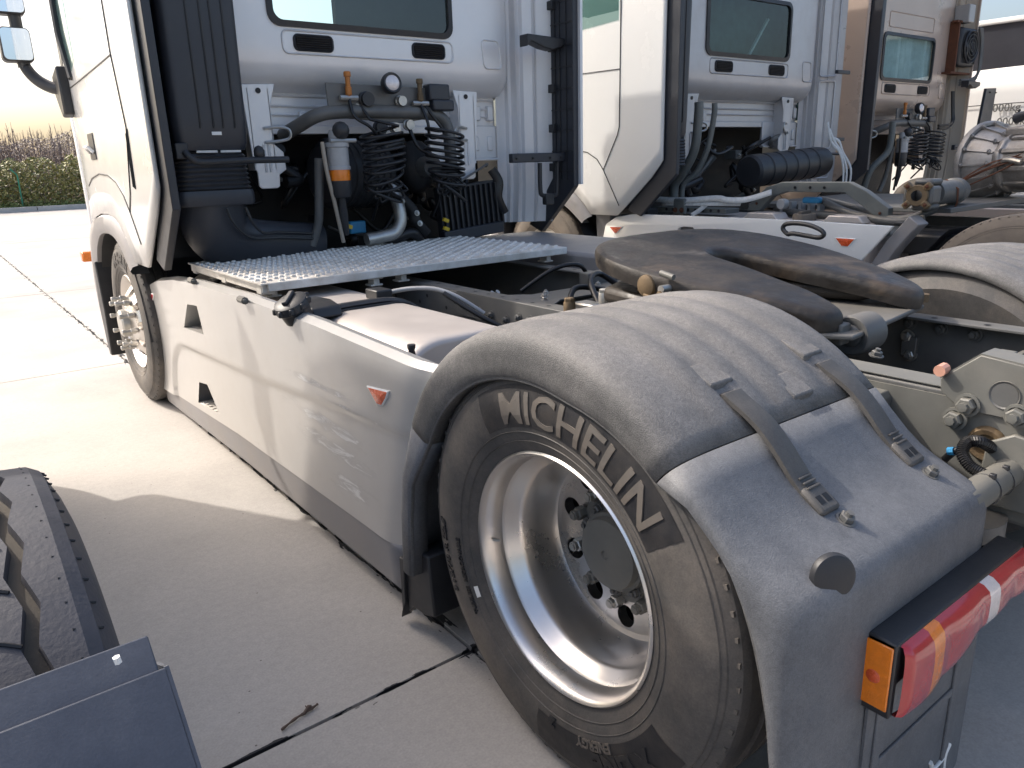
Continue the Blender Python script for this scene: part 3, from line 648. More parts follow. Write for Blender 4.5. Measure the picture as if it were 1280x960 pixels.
def air_station(root, detail=True):
    # plate, tube frame and couplings
    A = lambda px, py, y: at(px, py, y=y)
    st = M().prism([(.865, 1.63), (.86, 1.80), (1.50, 1.79), (1.50, 1.63), (1.3, 1.60)], 'y', 2.80, 2.812).build('hose_bracket', chassis, root, bevel=.003)
    fr = M().tube(spline([(.70, 3.06, 1.55), (.73, 2.93, 1.585), (.80, 2.83, 1.635), (.90, 2.81, 1.655), (1.1, 2.80, 1.66), (1.45, 2.80, 1.655), (1.56, 2.80, 1.63), (1.605, 2.80, 1.56), (1.615, 2.80, 1.42), (1.62, 2.80, 1.22)], 5), .036, 12).build('pipe_frame', chassis, root, smooth=60)
    for (x, z, m) in ((.975, 1.80, brass), (1.415, 1.78, brown_m)):
        b = M(); b.lathe([(0, .055), (.016, .055), (.019, .05), (.019, .03), (.014, .028), (.013, -.02), (.017, -.022), (.017, -.06), (.009, -.065), (.008, -.09)], (x, 2.775, z), 'z', 12)
        c = b.build('air_coupling', m, root, smooth=30)
        M().tube([(x-.05, 2.78, z-.075), (x+.05, 2.775, z-.075)], .014, 8).build('coupling_valve', steel, c)
    for (x, z, r, m) in ((1.08, 1.72, .036, blackp), (1.29, 1.715, .026, steel), (1.15, 1.575, .034, blackp), (1.24, 1.575, .026, steel), (1.33, 1.59, .026, steel)):
        M().lathe([(r*1.15, 0), (r*1.15, -.012), (r, -.015), (r, -.04), (0, -.04)], (x, 2.795, z), 'y', 18).build('socket', m, st, smooth=30)
        bolt(st, (x-.05, 2.797, z-.03), (0, -1, 0), .5)
    b = M().lathe([(.03, .03), (.052, .02), (.056, 0), (.056, -.02), (.05, -.032), (.041, -.03), (.039, -.022)], (1.215, 2.745, 1.80), (.12, .98, -.10), 24)
    lp = b.build('work_lamp', blackp, root, smooth=40)
    M().lathe([(.041, -.026), (.03, -.034), (.0, -.037)], (1.215, 2.745, 1.80), (.12, .98, -.10), 24).build('lamp_lens', clear_l, lp, smooth=60)
    for (x0, z0, x1, z1, y) in ((1.465, 1.72, 1.60, 1.81, 2.75), (1.48, 1.665, 1.62, 1.725, 2.74)):
        M().box((x0, y, z0), (x1, y+.08, z1)).build('relay_box', navy, root, bevel=.01)
    # two coiled air lines, bottom loops fanning out
    for (cx, cz0, cz1, rad, ph, tilt) in ((1.09, 1.555, 1.235, .115, 0, .25), (1.50, 1.56, 1.235, .11, 1.1, -.2)):
        pts = []; turns = 9; n = 20
        for k in range(turns*n+1):
            t = k/(turns*n); a = 2*PI*turns*t+ph; f = max(0, (t-.6)/.4)
            r = rad*(1-.15*f); z = cz0+(cz1-cz0)*t+.09*f*math.sin(a*.5+ph)*0
            x = cx+r*math.cos(a)+.05*math.sin(t*4)*tilt; y = 2.67+r*.85*math.sin(a); z += (math.cos(a)*.045*(tilt*2+f*1.6*math.cos(t*9))) + .05*f*math.sin(a)
            pts.append((x, y, z))
        top = [(cx-.05, 2.78, cz0+.13), (cx-.02, 2.74, cz0+.06)]
        M().tube(top+pts+[(cx, 2.74, cz1+.01), (cx+.02, 2.82, cz1-.08), (cx+.03, 2.9, cz1-.16)], .0085, 7).build('coiled_air_line', hose_m, root, smooth=60)
    random.seed(21)
    for cx, nl in ((1.10, 7), (1.50, 8)):
        for k in range(nl):
            a_ = -1.9+3.8*k/(nl-1); L = random.uniform(.085, .125); w_ = .028; o_ = Vector((cx, 2.66+.02*math.sin(k*2.1), 1.285)); d_ = Vector((math.sin(a_*.62), -.35*math.cos(k), -math.cos(a_*.62))).normalized(); s_ = Vector((d_.z, 0, -d_.x))
            M().tube(spline([o_-s_*.006, o_+d_*L*.45-s_*w_, o_+d_*L, o_+d_*L*.45+s_*w_, o_+s_*.006], 5), .0075, 6).build('air_line_loop', hose_m, root, smooth=60)
    if detail:
        M().tube(spline([(.975, 2.775, 1.72), (.98, 2.74, 1.63), (1.05, 2.72, 1.58), (1.10, 2.74, 1.54)], 6), .009, 7).build('air_hose', hose_m, root, smooth=60)
        M().tube(spline([(1.415, 2.775, 1.70), (1.42, 2.72, 1.60), (1.44, 2.73, 1.52), (1.52, 2.72, 1.53)], 6), .009, 7).build('air_hose', hose_m, root, smooth=60)
        M().tube(spline([(1.33, 2.78, 1.58), (1.36, 2.74, 1.47), (1.45, 2.72, 1.42), (1.55, 2.72, 1.40)], 6), .011, 7).build('air_hose', hose_m, root, smooth=60)
    # fuel filter with bowl
    c = (.845, 2.70, 0)
    f = M().lathe([(0, 1.56), (.035, 1.56), (.04, 1.545), (.04, 1.50), (.062, 1.495), (.062, 1.475), (.056, 1.47), (.056, 1.38), (.06, 1.375), (.06, 1.36)], c, 'z', 24).build('fuel_filter', filt_m, root, smooth=30)
    M().lathe([(.056, 1.36), (.054, 1.25), (.046, 1.225), (.02, 1.22), (0, 1.22)], c, 'z', 24).build('filter_bowl', amber_l if detail else navy, f, smooth=30)
    M().lathe([(.0565, 1.305), (.056, 1.24), (.047, 1.22), (0, 1.215)], c, 'z', 24).build('filter_base', blackp, f, smooth=30)
    M().tube([(.79, 2.66, 1.505), (.93, 2.65, 1.505)], .011, 8).build('filter_port', steel, f)
    M().ball((.855, 2.66, 1.555), .045, 12).build('filter_cap', blackp, f, smooth=60)
    M().tube([(.845, 2.70, 1.22), (.85, 2.71, 1.13), (.87, 2.74, 1.02)], [.02, .026, .018], 8).build('filter_drain', blackp, f, smooth=60)
    M().tube(spline([(.755, 2.68, 1.50), (.765, 2.68, 1.36), (.80, 2.70, 1.20), (.85, 2.74, .98)], 6), .011, 7).build('fuel_hose', beige_dark if detail else hose_m, root, smooth=60)
    M().tube(spline([(.76, 2.75, 1.42), (.75, 2.78, 1.2), (.74, 2.8, 1.08), (.70, 2.82, .97)], 6), .024, 9).build('coolant_hose', chassis, root, smooth=60)
    return st
def engine_bits(root):
    M().box((.1, 3.5, .55), (2.3, 3.6, 1.58)).build('engine_shade_wall', dark_m, root, smooth=0)  # dark wall whose colour stands for the shade of the engine bay
    M().box((.35, 3.1, .45), (2.05, 3.5, .86)).build('engine_sump', dark_m, root, bevel=.02)
    b = M().lathe([(0, -.02), (.16, -.02), (.185, 0)]+[q for k in range(7) for q in ((.195, .012+.05*k), (.195, .04+.05*k), (.187, .045+.05*k), (.187, .057+.05*k))]+[(.17, .37), (0, .37)], (.92, 3.02, 1.34), (1, .25, -.05), 36)
    b.build('air_cleaner', blackp, root, smooth=30)
    M().ball((1.50, 3.02, 1.36), .16, 16, (.8, .7, 1.0)).build('turbo_housing', dark_m, root, smooth=60)
    M().cyl((1.50, 2.95, 1.36), (1.50, 2.82, 1.36), .06, 16).build('turbo_flange', chassis, root)
    M().tube(spline([(1.02, 2.80, .975), (1.12, 2.80, .985), (1.2, 2.80, 1.0), (1.245, 2.80, 1.06), (1.25, 2.82, 1.15), (1.25, 2.88, 1.26)], 6), .036, 12).build('steel_coolant_pipe', steel, root, smooth=60)
    M().tube(spline([(1.20, 2.85, .95), (1.32, 2.82, .99), (1.40, 2.86, .94)], 6), .03, 10).build('rubber_elbow', hose_m, root, smooth=60)
    M().tube(spline([(1.30, 2.9, 1.20), (1.36, 2.86, 1.12), (1.37, 2.84, 1.05), (1.44, 2.84, .97)], 6), .035, 10, flat=.5).build('bracket_arm', dark_m, root, smooth=50)
    for p in ((1.30, 2.86, 1.17), (1.37, 2.82, 1.10), (1.38, 2.81, 1.04)): bolt(root, p, (0, -1, .2), .8)
    M().box((1.0, 2.95, 1.0), (1.1, 3.0, 1.07)).build('blue_pump', blue_m, root, bevel=.008)
    for (x, z) in ((.90, 1.06), (1.53, 1.05), (1.53, 1.00)): M().obox((x, 2.76, z), (.035, .02, .02), Matrix.Rotation(.4, 3, 'Y')).build('yellow_tag', MATS['yellow_plastic'], root)
mat('yellow_plastic', (.55, .38, .02), .45, 0, .1, 20)
def engine_clutter(root, seed=1):
    random.seed(seed)
    for k in range(16):
        x0 = random.uniform(.45, 2.0); z0 = random.uniform(.92, 1.45); y0 = random.uniform(2.98, 3.3)
        pts = [(x0, y0, z0)]
        for q in range(3): pts.append((pts[-1][0]+random.uniform(-.22, .22), y0+random.uniform(-.08, .08), max(.9, min(1.5, pts[-1][2]+random.uniform(-.18, .18)))))
        M().tube(spline(pts, 5), random.choice((.009, .014, .022, .03)), 8).build('engine_hose', random.choice((hose_m, chassis, dark_m, hose_m)), root, smooth=60)
    for k in range(9):
        x0 = random.uniform(.5, 2.0); z0 = random.uniform(.92, 1.35); s_ = random.uniform(.04, .11)
        o_ = M().box((x0, 3.15, z0), (x0+s_, 3.28, z0+s_*random.uniform(.6, 1.6))).build('engine_bracket', random.choice((chassis, dark_m, blackp)), root, bevel=.008)
        bolt(o_, (x0+s_*.5, 3.148, z0+s_*.4), (0, -1, 0), .7)
def radiator(root):
    m4 = Matrix.Rotation(-.08, 3, 'Y')
    r = M().obox((1.86, 2.98, 1.09), (.48, .06, .32), m4).build('oil_cooler', navy, root, bevel=.006)
    for k in range(12): M().obox(Vector((1.86, 2.94, 1.10))+m4 @ Vector((-.22+k*.04, 0, 0)), (.012, .03, .27), m4).build('fin', blackp, r, smooth=0)
    M().obox((1.84, 2.93, .95), (.46, .06, .07), m4).build('cooler_tank', navy, r, bevel=.006)
    M().bar((1.60, 2.90, 1.20), (1.98, 2.95, 1.36), .012, .05, (0, -1, .3)).build('cooler_strut', chassis, root, bevel=.003)
    bolt(root, (1.97, 2.94, 1.355), (0, -1, 0), .6, chassis)
    M().tube(spline([(2.02, 2.95, 1.33), (2.06, 2.93, 1.25), (2.05, 2.93, 1.15), (2.10, 2.93, 1.05)], 5), .03, 9, flat=.4).build('coolant_hose', hose_m, root, smooth=60)
def step_rails(root):
    f = M().box((1.97, 2.66, 1.365), (2.40, 2.70, 1.42)).build('rear_step', navy, root, bevel=.006)
    for x in (2.0, 2.13, 2.27, 2.36): bolt(f, (x, 2.658, 1.39), (0, -1, 0), .4, blackp)
    M().tube(spline([(2.21, 2.69, 1.36), (2.21, 2.69, 1.20), (2.23, 2.69, 1.16), (2.33, 2.69, 1.155), (2.35, 2.69, 1.19), (2.355, 2.69, 1.36)], 5), .014, 8).build('step_loop', blackp, f, smooth=60)
    M().box((2.24, 2.67, 1.10), (2.31, 2.71, 1.17)).build('step_clamp', blackp, f, bevel=.006)
    g = M().prism([(2.11, 2.03), (2.11, 2.10), (2.41, 2.09), (2.41, 2.05), (2.31, 2.02), (2.24, 2.03), (2.14, 2.06)], 'y', 2.66, 2.74).build('handle_bracket', blackp, root, bevel=.006)
def intake_duct(root, x0=.0, full=True, wf=1.0):
    def zr(z): return (z-1.47)
    rows = []
    for z, sc in ((3.42, 1), (2.4, 1), (1.62, .985), (1.50, .96), (1.468, .90)):
        cx = (.205 if full else .03+.175*wf)+.015*min(1.2, zr(z)); cyy = 2.77; sx = sc*wf
        pl = rrect(cx-.175*sx, cyy-.115*sc, cx+.175*sx, cyy+.115*sc, .045, 4); pl.append(pl[0]); rows.append([(x, y, z) for x, y in pl])
    b = M().grid(rows); pl = rows[-1][:-1]; b.add(pl, [tuple(range(len(pl)))])
    d = b.build('intake_duct', navy, root, smooth=40)
    for x in (.155, .215, .26, .315) if full else (.06, .10): M().tube([(x+.01, 2.655, 3.3), (x, 2.654, 1.58), (x-.002, 2.657, 1.565)], .0045, 6).build('groove', blackp, d)
    bl = []
    for k in range(19):
        z = 1.452-k*.0105; sc = (.98 if k % 2 else .925)*(1+.004*k); bx_ = .19 if full else .03+.17*wf; pl = rrect(bx_-.172*sc*wf, 2.77-.115*sc, bx_+.172*sc*wf, 2.77+.115*sc, .05, 4); pl.append(pl[0]); bl.append([(x, y, z) for x, y in pl])
    M().grid(bl).build('bellows', blackp, root, smooth=20)
    if not full: return d
    M().grid([[(x, y, z) for x, y in (lambda q: q+[q[0]])(rrect(.19-.18*s, 2.77-.122*s, .19+.18*s, 2.77+.122*s, .05, 4))] for z, s in ((1.285, 1.0), (1.27, 1.03), (1.225, 1.03), (1.215, 1.0))]).build('bellows_collar', navy, root, smooth=30)
    path = spline([(.185, 2.78, 1.25), (.19, 2.79, 1.15), (.24, 2.81, 1.055), (.36, 2.84, 1.005), (.55, 2.87, .985), (.78, 2.9, .97)], 6); n = len(path)
    el = M().tube(path, [.175-.065*(i/(n-1))**1.2 for i in range(n)], 24, flat=.72).build('intake_elbow', navy, root, smooth=60)
    for dx in (0, .09):
        M().tube(spline([(.22+dx, 2.645, 1.20), (.25+dx, 2.65, 1.12), (.34+dx*.7, 2.70, 1.06-.01+dx*.2), (.5, 2.745, 1.035+dx*.3), (.70, 2.795, 1.01+dx*.3)], 5), .007, 6).build('groove', blackp, el)
    if not full: return d
    M().tube(spline([(.06, 2.62, 1.46), (.075, 2.60, 1.435), (.12, 2.60, 1.415), (.3, 2.60, 1.418), (.54, 2.62, 1.418)], 4), .016, 9).build('grab_rail', blackp, root, smooth=60)
    M().box((.02, 2.62, 1.43), (.075, 2.68, 1.50)).build('rail_clamp', blackp, root, bevel=.005)
    M().ball((.40, 2.62, 1.45), .028, 10, (1, 1, 1.3)).build('rubber_buffer', blackp, root, smooth=60)
    for k in range(2): M().box((.12+.11*k, 2.652, 1.457), (.215+.11*k, 2.66, 1.467)).build('clip_strip', web_m, root, smooth=0)
    M().box((.20, 2.652, 1.535), (.245, 2.6545, 1.55)).build('part_label', pale_m, d, smooth=0)
# ================================================================== mudguard (profile along y,z ; section along x)
GC, GR = (.04, .47), .575
TAIL = [(-.40, .846), (-.44, .808), (-.468, .786), (-.50, .768), (-.55, .745), (-.585, .729), (-.599, .719), (-.607, .703), (-.61, .68), (-.611, .60), (-.612, .45), (-.615, .28), (-.615, .12)]
def guard_path():
    p = [(.66, .24), (.645, .42), (.62, .55)]
    p += [(GC[0]+GR*math.sin(math.radians(a)), GC[1]+GR*math.cos(math.radians(a))) for a in range(64, -45, -4)]
    p += TAIL
    return p
GP = guard_path()
def gnormals(p):
    out = []
    for i in range(len(p)):
        a = p[max(i-1, 0)]; b = p[min(i+1, len(p)-1)]; d = Vector((b[0]-a[0], b[1]-a[1])).normalized(); out.append((d.y*-1*-1, 0) if False else Vector((-d[1], d[0]))*-1)
    return out
GN = gnormals(GP)
for i, (p, n_) in enumerate(zip(GP, GN)):
    if (p[0]-GC[0])*n_.x+(p[1]-GC[1])*n_.y < 0: GN[i] = -n_
# (x, inset) of the section, ridges along the crown
SEC = [(.02, .112), (-.028, .108), (-.036, .098), (-.037, .08), (-.037, .055), (-.035, .036), (-.027, .019), (-.012, .008), (.012, .002), (.05, .0)]
def lipk(y): return .62 if y < -.56 else (.55 if y > .6 else (1 if y > -.1 else 1-.38*min(1, (-.1-y)/.3)))
for c in (.14, .235, .33, .425, .52): SEC += [(c-.045, .002), (c-.034, -.0038), (c+.010, -.0038), (c+.022, .002)]
SEC += [(.58, .001), (.605, .006), (.622, .02), (.628, .04)]
ARCH = [(-.405, .818), (-.433, .787), (-.456, .757), (-.477, .723), (-.500, .680), (-.516, .643), (-.528, .61), (-.537, .58), (-.545, .55), (-.557, .50), (-.572, .40), (-.58, .27), (-.583, .12)]
def guard_rows(i0, i1, mirror=False):
    rows = []; i_s = len(GP)-len(TAIL)
    for i in range(i0, i1+1):
        p, n_ = GP[i], GN[i]; row = []
        flat = 1 if i < i_s-1 else 0
        k_r = max(0, min(1, (i-i_s+4)/7))          # 0 on the crown, 1 on the rear part
        for j, (x, ins) in enumerate(SEC):
            if ins < .004 and .07 < x < .59: ins *= flat
            if x < .07 and ins > 0: ins *= lipk(p[0])
            y, z = p[0]-n_.x*ins, p[1]-n_.y*ins
            if x < .16 and j < 14 and i >= i_s-3:
                A = Vector(ARCH[i-i_s]) if i >= i_s else Vector((p[0]-n_.x*.108*lipk(p[0]), p[1]-n_.y*.108*lipk(p[0])))
                wts = [1.06, 1, .93, .80, .64, .48, .33, .20, .10, .04, .015, .004, 0, 0]
                q = Vector(p).lerp(A, wts[j])
                xs = [.0, -.028, -.036, -.037, -.036, -.030, -.016, .006, .038, .075, .10, .115, .15, .17][j]
                y = y+(q.x-y)*k_r; z = z+(q.y-z)*k_r; x = x+(xs-x)*k_r
            xx = 2.4-x if mirror else x
            row.append((xx, y, z-(.035 if mirror else 0)))
        rows.append(row)
    return rows
SEAM = len(GP)-len(TAIL)-1
def hit_guard(px, py, lift=0):
    d = ray(px, py); best = None
    for i in range(len(GP)-1):
        a = Vector((0, *GP[i])); b = Vector((0, *GP[i+1])); e = (b-a); nn = Vector((0, -e.z, e.y))
        den = d.dot(nn)
        if abs(den) < 1e-9: continue
        t = (a-CAM).dot(nn)/den; q = CAM+d*t; s = (q-a).dot(e)/e.length_squared
        if t > 0 and -.001 <= s <= 1.001 and (best is None or t < best[0]) and -.05 < q.x < .7: best = (t, q, i+s)
    return best
def gpoint(s, x, lift=0):
    i = min(int(s), len(GP)-2); f = s-i; p = Vector(GP[i]).lerp(Vector(GP[i+1]), f); n_ = GN[i].lerp(GN[i+1], f)
    return Vector((x, p.x+n_.x*lift, p.y+n_.y*lift)), Vector((0, n_.x, n_.y)).normalized()
def mudguard(root, mirror=False, detail=True):
    X = (lambda x: 2.4-x) if mirror else (lambda x: x)
    g = M().grid(guard_rows(3, SEAM, mirror)).build('mudguard', guard, root, smooth=45, solid=.006)
    M().grid(guard_rows(0, 3, mirror)).build('front_guard', guard_rear, g, smooth=45, solid=.006)
    rr = [[Vector(v) for v in r] for r in guard_rows(SEAM, len(GP)-1, mirror)]
    for k, v in enumerate(rr[0]): v.y -= .004
    M().grid(rr).build('rear_guard', guard_rear, g, smooth=45, solid=.006)
    # seam bead
    # rim bead of the arch
    M().tube([r[1] for r in guard_rows(0, len(GP)-1, mirror)], .006, 6).build('arch_bead', guard, g, smooth=60)
    if not detail: return g
    for (q0, q1) in (((908, 489), (1012, 617)), ((1024, 452), (1122, 560))):
        h0 = hit_guard(*q0); h1 = hit_guard(*q1); x0, s0, x1, s1 = h0[1].x, h0[2], h1[1].x, h1[2]; n = 22
        rows = []; ups = []
        for k in range(n+1):
            t = k/n; s = s0+(s1-s0)*t; x = x0+(x1-x0)*t; lift = .009+.012*math.sin(PI*t)**2-(.012 if k == 0 else 0)
            p, nn = gpoint(s, x, lift); p2 = p-nn*.009
            w_ = .0265
            rows.append([p2+Vector((-w_, 0, 0)), p+Vector((-w_, 0, 0)), p+Vector((-w_*.8, 0, 0))+nn*.002, p+Vector((w_*.8, 0, 0))+nn*.002, p+Vector((w_, 0, 0)), p2+Vector((w_, 0, 0))])
        st = M().grid(rows).build('retaining_strap', strap_m, root, smooth=35)
        # strap end plate with slots
        p, nn = gpoint(s1, x1, .011); tdir = (gpoint(s1+.35, x1)[0]-gpoint(s1, x1)[0]).normalized(); m3 = Matrix((Vector((1,0,0)), tdir, nn)).transposed()
        M().obox(p+tdir*.018-nn*.003, (.056, .058, .016), m3).build('strap_end', strap_m, st, bevel=.007)
        for k in range(3): M().obox(p-tdir*(.004+.011*k)+nn*.0065, (.036, .004, .004), m3).build('rib', strap_m, st, bevel=.001)
        for sx in (-.010, .010): M().obox(p+tdir*.022+nn*.0042+Vector((sx, 0, 0)), (.014, .017, .003), m3).build('slot', dark_m, st, smooth=0)
    for q in ((898, 480), (1012, 444), (1000, 494)):
        h = hit_guard(*q); p, nn = gpoint(h[2], h[1].x, 0); td = (gpoint(h[2]+.3, h[1].x)[0]-p).normalized()
        u = Vector((1,0,0)); w_ = .036
        vs = [p-u*w_-td*.06-nn*.003, p+u*w_-td*.06-nn*.003, p+u*w_*.92+td*.004+nn*.012, p-u*w_*.92+td*.004+nn*.012, p-u*w_+td*.016-nn*.006, p+u*w_+td*.016-nn*.006]
        M().add(vs, [(0,1,2,3), (3,2,5,4), (0,3,4), (1,5,2), (0,4,5,1)]).build('strap_keeper', guard, g, bevel=.004)
    for q in ((1056, 651), (1162, 593)):
        h = hit_guard(*q); p, nn = gpoint(h[2], h[1].x, .003)
        bolt(root, p-nn*.002, nn, .85, chassis, 'guard_bolt')
    # round rubber plug on the rounded corner
    p = at(1049, 721, y=-.600)+Vector((.004, .011, -.006)); nv = Vector((-.46, -.87, .16)).normalized()
    M().lathe([(.0, .007), (.030, .0065), (.0355, .004), (.0375, -.002), (.0375, -.007)], p, tuple(nv), 28).build('rubber_plug', blackp, g, smooth=40)
    return g

# ================================================================== first truck
OFF = Vector((0, 0, 0))
T1 = thing('tractor_truck', 'silver-grey tractor truck with scuffed side panel, chequered platform and greasy coupling plate', 'truck', (1.2, 1.5, 0), 'tractor trucks parked side by side')
left_side(T1, white); cab_shell(T1, silver_wall, cloth_d); rear_wall(T1, silver_wall, glass_m)
fairing(T1, 2.40, 2.44, white); fairing(T1, -.042, -.005, white, 'fairing_edge', False)
corner_panel(T1, silver_wall); lower_wall(T1, silver_wall); brackets(T1, silver_wall); air_station(T1); engine_bits(T1); engine_clutter(T1); radiator(T1); step_rails(T1); intake_duct(T1)
M().box((-.005, 2.70, 1.2), (.0, 3.05, 3.42)).build('inner_lining', blackp, T1, smooth=0)
M().box((-.02, 3.04, .95), (.42, 3.06, 3.4)).build('rear_lining', blackp, T1, smooth=0)
M().box((1.27, 3.45, 1.62), (2.35, 3.50, 3.3)).build('sleeper_curtain', cloth_d, T1, smooth=0)
M().box((1.06, 3.9, 1.6), (1.30, 4.0, 2.28)).build('seat', cloth_d, T1, bevel=.06)
b = M().box((.665, 2.8955, 2.42), (.72, 2.8965, 2.425))
for k in range(3): b.box((.672+.004*k, 2.8955, 2.34-.013*k), (.712-.006*k, 2.8965, 2.345-.013*k))
b.build('glass_marking', cloth_d, T1, smooth=0)
# mirror on its arm
mr = M().tube(spline([(-.07, 4.56, 1.90), (-.13, 4.63, 1.905), (-.20, 4.72, 1.96), (-.245, 4.76, 2.04), (-.25, 4.76, 2.12), (-.25, 4.76, 3.0)], 5), .036, 10).build('mirror_arm', blackp, T1, smooth=60)
M().prism([(4.44, 1.74), (4.52, 1.72), (4.66, 1.86), (4.66, 1.98), (4.46, 2.02)], 'x', -.125, -.062).build('arm_base', blackp, mr, bevel=.012)
for z0, z1 in ((2.06, 2.26), (2.33, 2.80)):
    hd_ = M().prism([(x, z) for x, z in rrect(-.36, z0, -.19, z1, .03)], 'y', 4.70, 4.82).build('mirror_head', blackp, mr, bevel=.02)
    M().prism(rrect(-.352, z0+.01, -.198, z1-.01, .025), 'y', 4.690, 4.700).build('mirror_glass', mirror_m, mr, smooth=0)
front_wheel(T1, (-.03, 3.93, .50))
rear_wheel(T1, (0, 0, .49))
# ---- right rear wheel and guards
OFFW = Vector((0, 0, 0))
M().lathe([(r, -x) for r, x in [(.283, .0), (.33, -.03), (.42, -.03), (.47, -.01), (.49, .02), (.49, .27), (.42, .31), (.283, .29)]], (2.4, 0, .49), 'x', 72).build('right_tyre', rubber, T1, smooth=40)
M().lathe([(r, -x) for r, x in [(.283, .36), (.33, .325), (.42, .325), (.47, .34), (.49, .37), (.49, .60), (.42, .64), (.283, .61)]], (2.4, 0, .49), 'x', 72).build('right_inner_tyre', rubber, T1, smooth=40)
mudguard(T1); mudguard(T1, True, False)
M().tube([(.68, 0, .49), (1.72, 0, .49)], .085, 16).build('rear_axle', dark_m, T1)
M().ball((1.2, 0, .50), .21, 16, (1, 1, 1)).build('differential', dark_m, T1, smooth=60)
# black flap in front of the rear wheel
M().prism([(.66, .28), (.60, .30), (.56, .30), (.545, .11), (.60, .09), (.665, .085), (.70, .05), (.70, .28)], 'x', .0, .5).build('front_mudflap', blackp, T1, bevel=.006)
M().prism([(.715, .24), (.72, .06), (.735, .02), (.70, .09), (.69, .24)], 'x', -.01, .03).build('flap_bracket', blackp, T1, bevel=.003)

# ---- side panel
def lerp_t(tab, v):
    if v <= tab[0][0]: return tab[0][1]
    for (a, p), (b_, q) in zip(tab, tab[1:]):
        if v <= b_: return p+(q-p)*(v-a)/(b_-a)
    return tab[-1][1]
def sm(t): t = max(0, min(1, t)); return t*t*(3-2*t)
def scuff_material():
    m = mat('scuffed_panel_paint', (.52, .51, .49), .30, .30, .04, 3, coat=.35, dust=(.36,.33,.29), dustamt=.3, dscale=6)
    n = m.node_tree.nodes; l = m.node_tree.links; b = n['Principled BSDF']; src = b.inputs['Base Color'].links[0].from_socket
    tc = n.new('ShaderNodeTexCoord'); sx = n.new('ShaderNodeSeparateXYZ'); l.new(tc.outputs['Object'], sx.inputs[0])
    def band(sock, c, hw):
        a = n.new('ShaderNodeMath'); a.operation = 'SUBTRACT'; l.new(sock, a.inputs[0]); a.inputs[1].default_value = c
        k = n.new('ShaderNodeMath'); k.operation = 'ABSOLUTE'; l.new(a.outputs[0], k.inputs[0])
        r = n.new('ShaderNodeMapRange'); l.new(k.outputs[0], r.inputs[0]); r.inputs['From Min'].default_value = hw*.35; r.inputs['From Max'].default_value = hw; r.inputs['To Min'].default_value = 1; r.inputs['To Max'].default_value = 0; return r.outputs[0]
    def mul(a, c, op='MULTIPLY'):
        k = n.new('ShaderNodeMath'); k.operation = op; l.new(a, k.inputs[0]); l.new(c, k.inputs[1]); return k.outputs[0]
    reg = None
    for (cy, cz, hy, hz) in ((1.22, .525, .46, .05), (1.2, .445, .46, .05), (1.08, .34, .22, .06), (.88, .635, .5, .012), (1.2, .67, .4, .02)):
        q = mul(band(sx.outputs[1], cy, hy), band(sx.outputs[2], cz, hz)); reg = q if reg is None else mul(reg, q, 'MAXIMUM')
    mp = n.new('ShaderNodeMapping'); mp.inputs['Scale'].default_value = (1, .55, 3.2); mp.inputs['Rotation'].default_value = (.12, 0, 0); l.new(tc.outputs['Object'], mp.inputs[0])
    nz = n.new('ShaderNodeTexNoise'); nz.inputs['Scale'].default_value = 12; nz.inputs['Detail'].default_value = 10; nz.inputs['Roughness'].default_value = .7; nz.inputs['Distortion'].default_value = .6; l.new(mp.outputs[0], nz.inputs['Vector'])
    ad = n.new('ShaderNodeMath'); ad.operation = 'MULTIPLY_ADD'; l.new(reg, ad.inputs[0]); ad.inputs[1].default_value = .28; l.new(nz.outputs[0], ad.inputs[2])
    r = n.new('ShaderNodeMapRange'); l.new(ad.outputs[0], r.inputs[0]); r.inputs['From Min'].default_value = .765; r.inputs['From Max'].default_value = .87; r.inputs['To Max'].default_value = .8
    mx = n.new('ShaderNodeMixRGB'); l.new(r.outputs[0], mx.inputs[0]); l.new(src, mx.inputs[1]); mx.inputs[2].default_value = (.80, .80, .78, 1); l.new(mx.outputs[0], b.inputs['Base Color'])
    # dull rubbed halo
    r2 = n.new('ShaderNodeMapRange'); l.new(ad.outputs[0], r2.inputs[0]); r2.inputs['From Min'].default_value = .66; r2.inputs['From Max'].default_value = .80; r2.inputs['To Min'].default_value = .28; r2.inputs['To Max'].default_value = .6; l.new(r2.outputs[0], b.inputs['Roughness'])
    return m
panel_m = scuff_material()
YR = [(.10, .79), (.236, .742), (.461, .648), (.60, .60), (.78, .521), (.87, .472)]      # rear edge y by z
YF = [(.08, 3.617), (.60, 3.655), (.754, 3.646), (.80, 3.56), (.83, 3.40), (.872, 3.1)]
ZT = [(.47, .868), (1.2, .892), (1.9, .90), (2.6, .885), (2.97, .866), (3.32, .823), (3.5, .785), (3.66, .72)]
ZB = [(.6, .236), (.75, .236), (2.25, .205), (3.62, .135)]
ZS = [(.75, .068), (2.25, .062), (3.62, .03)]
CR = [(.5, .662), (.643, .658), (1.03, .635), (1.855, .575), (2.4, .548), (2.72, .53), (2.95, .522), (3.08, .50), (3.17, .45), (3.229, .40), (3.30, .28), (3.36, .10)]
rows = []; NU, NV = 130, 44
for i in range(NU+1):
    u = i/NU; row = []
    for j in range(NV+1):
        v = j/NV; zg = .236+(.868-.236)*v; yr = lerp_t(YR, zg); y = yr+(3.65-yr)*u
        z = lerp_t(ZB, y)+(lerp_t(ZT, y)-lerp_t(ZB, y))*v
        if u > .999: y = lerp_t(YF, z)
        d = sm((lerp_t(CR, y)-z)/.035)*.016*(1 if y > 1 else .55+.45*(y-.5)/.5) if y < 3.36 else 0
        x = d + .030*sm((z-(lerp_t(ZT, y)-.022))/.022)**2 + .02*sm((.66-(y-yr+.5))/.16)**2
        row.append((x, y, z))
    rows.append(row)
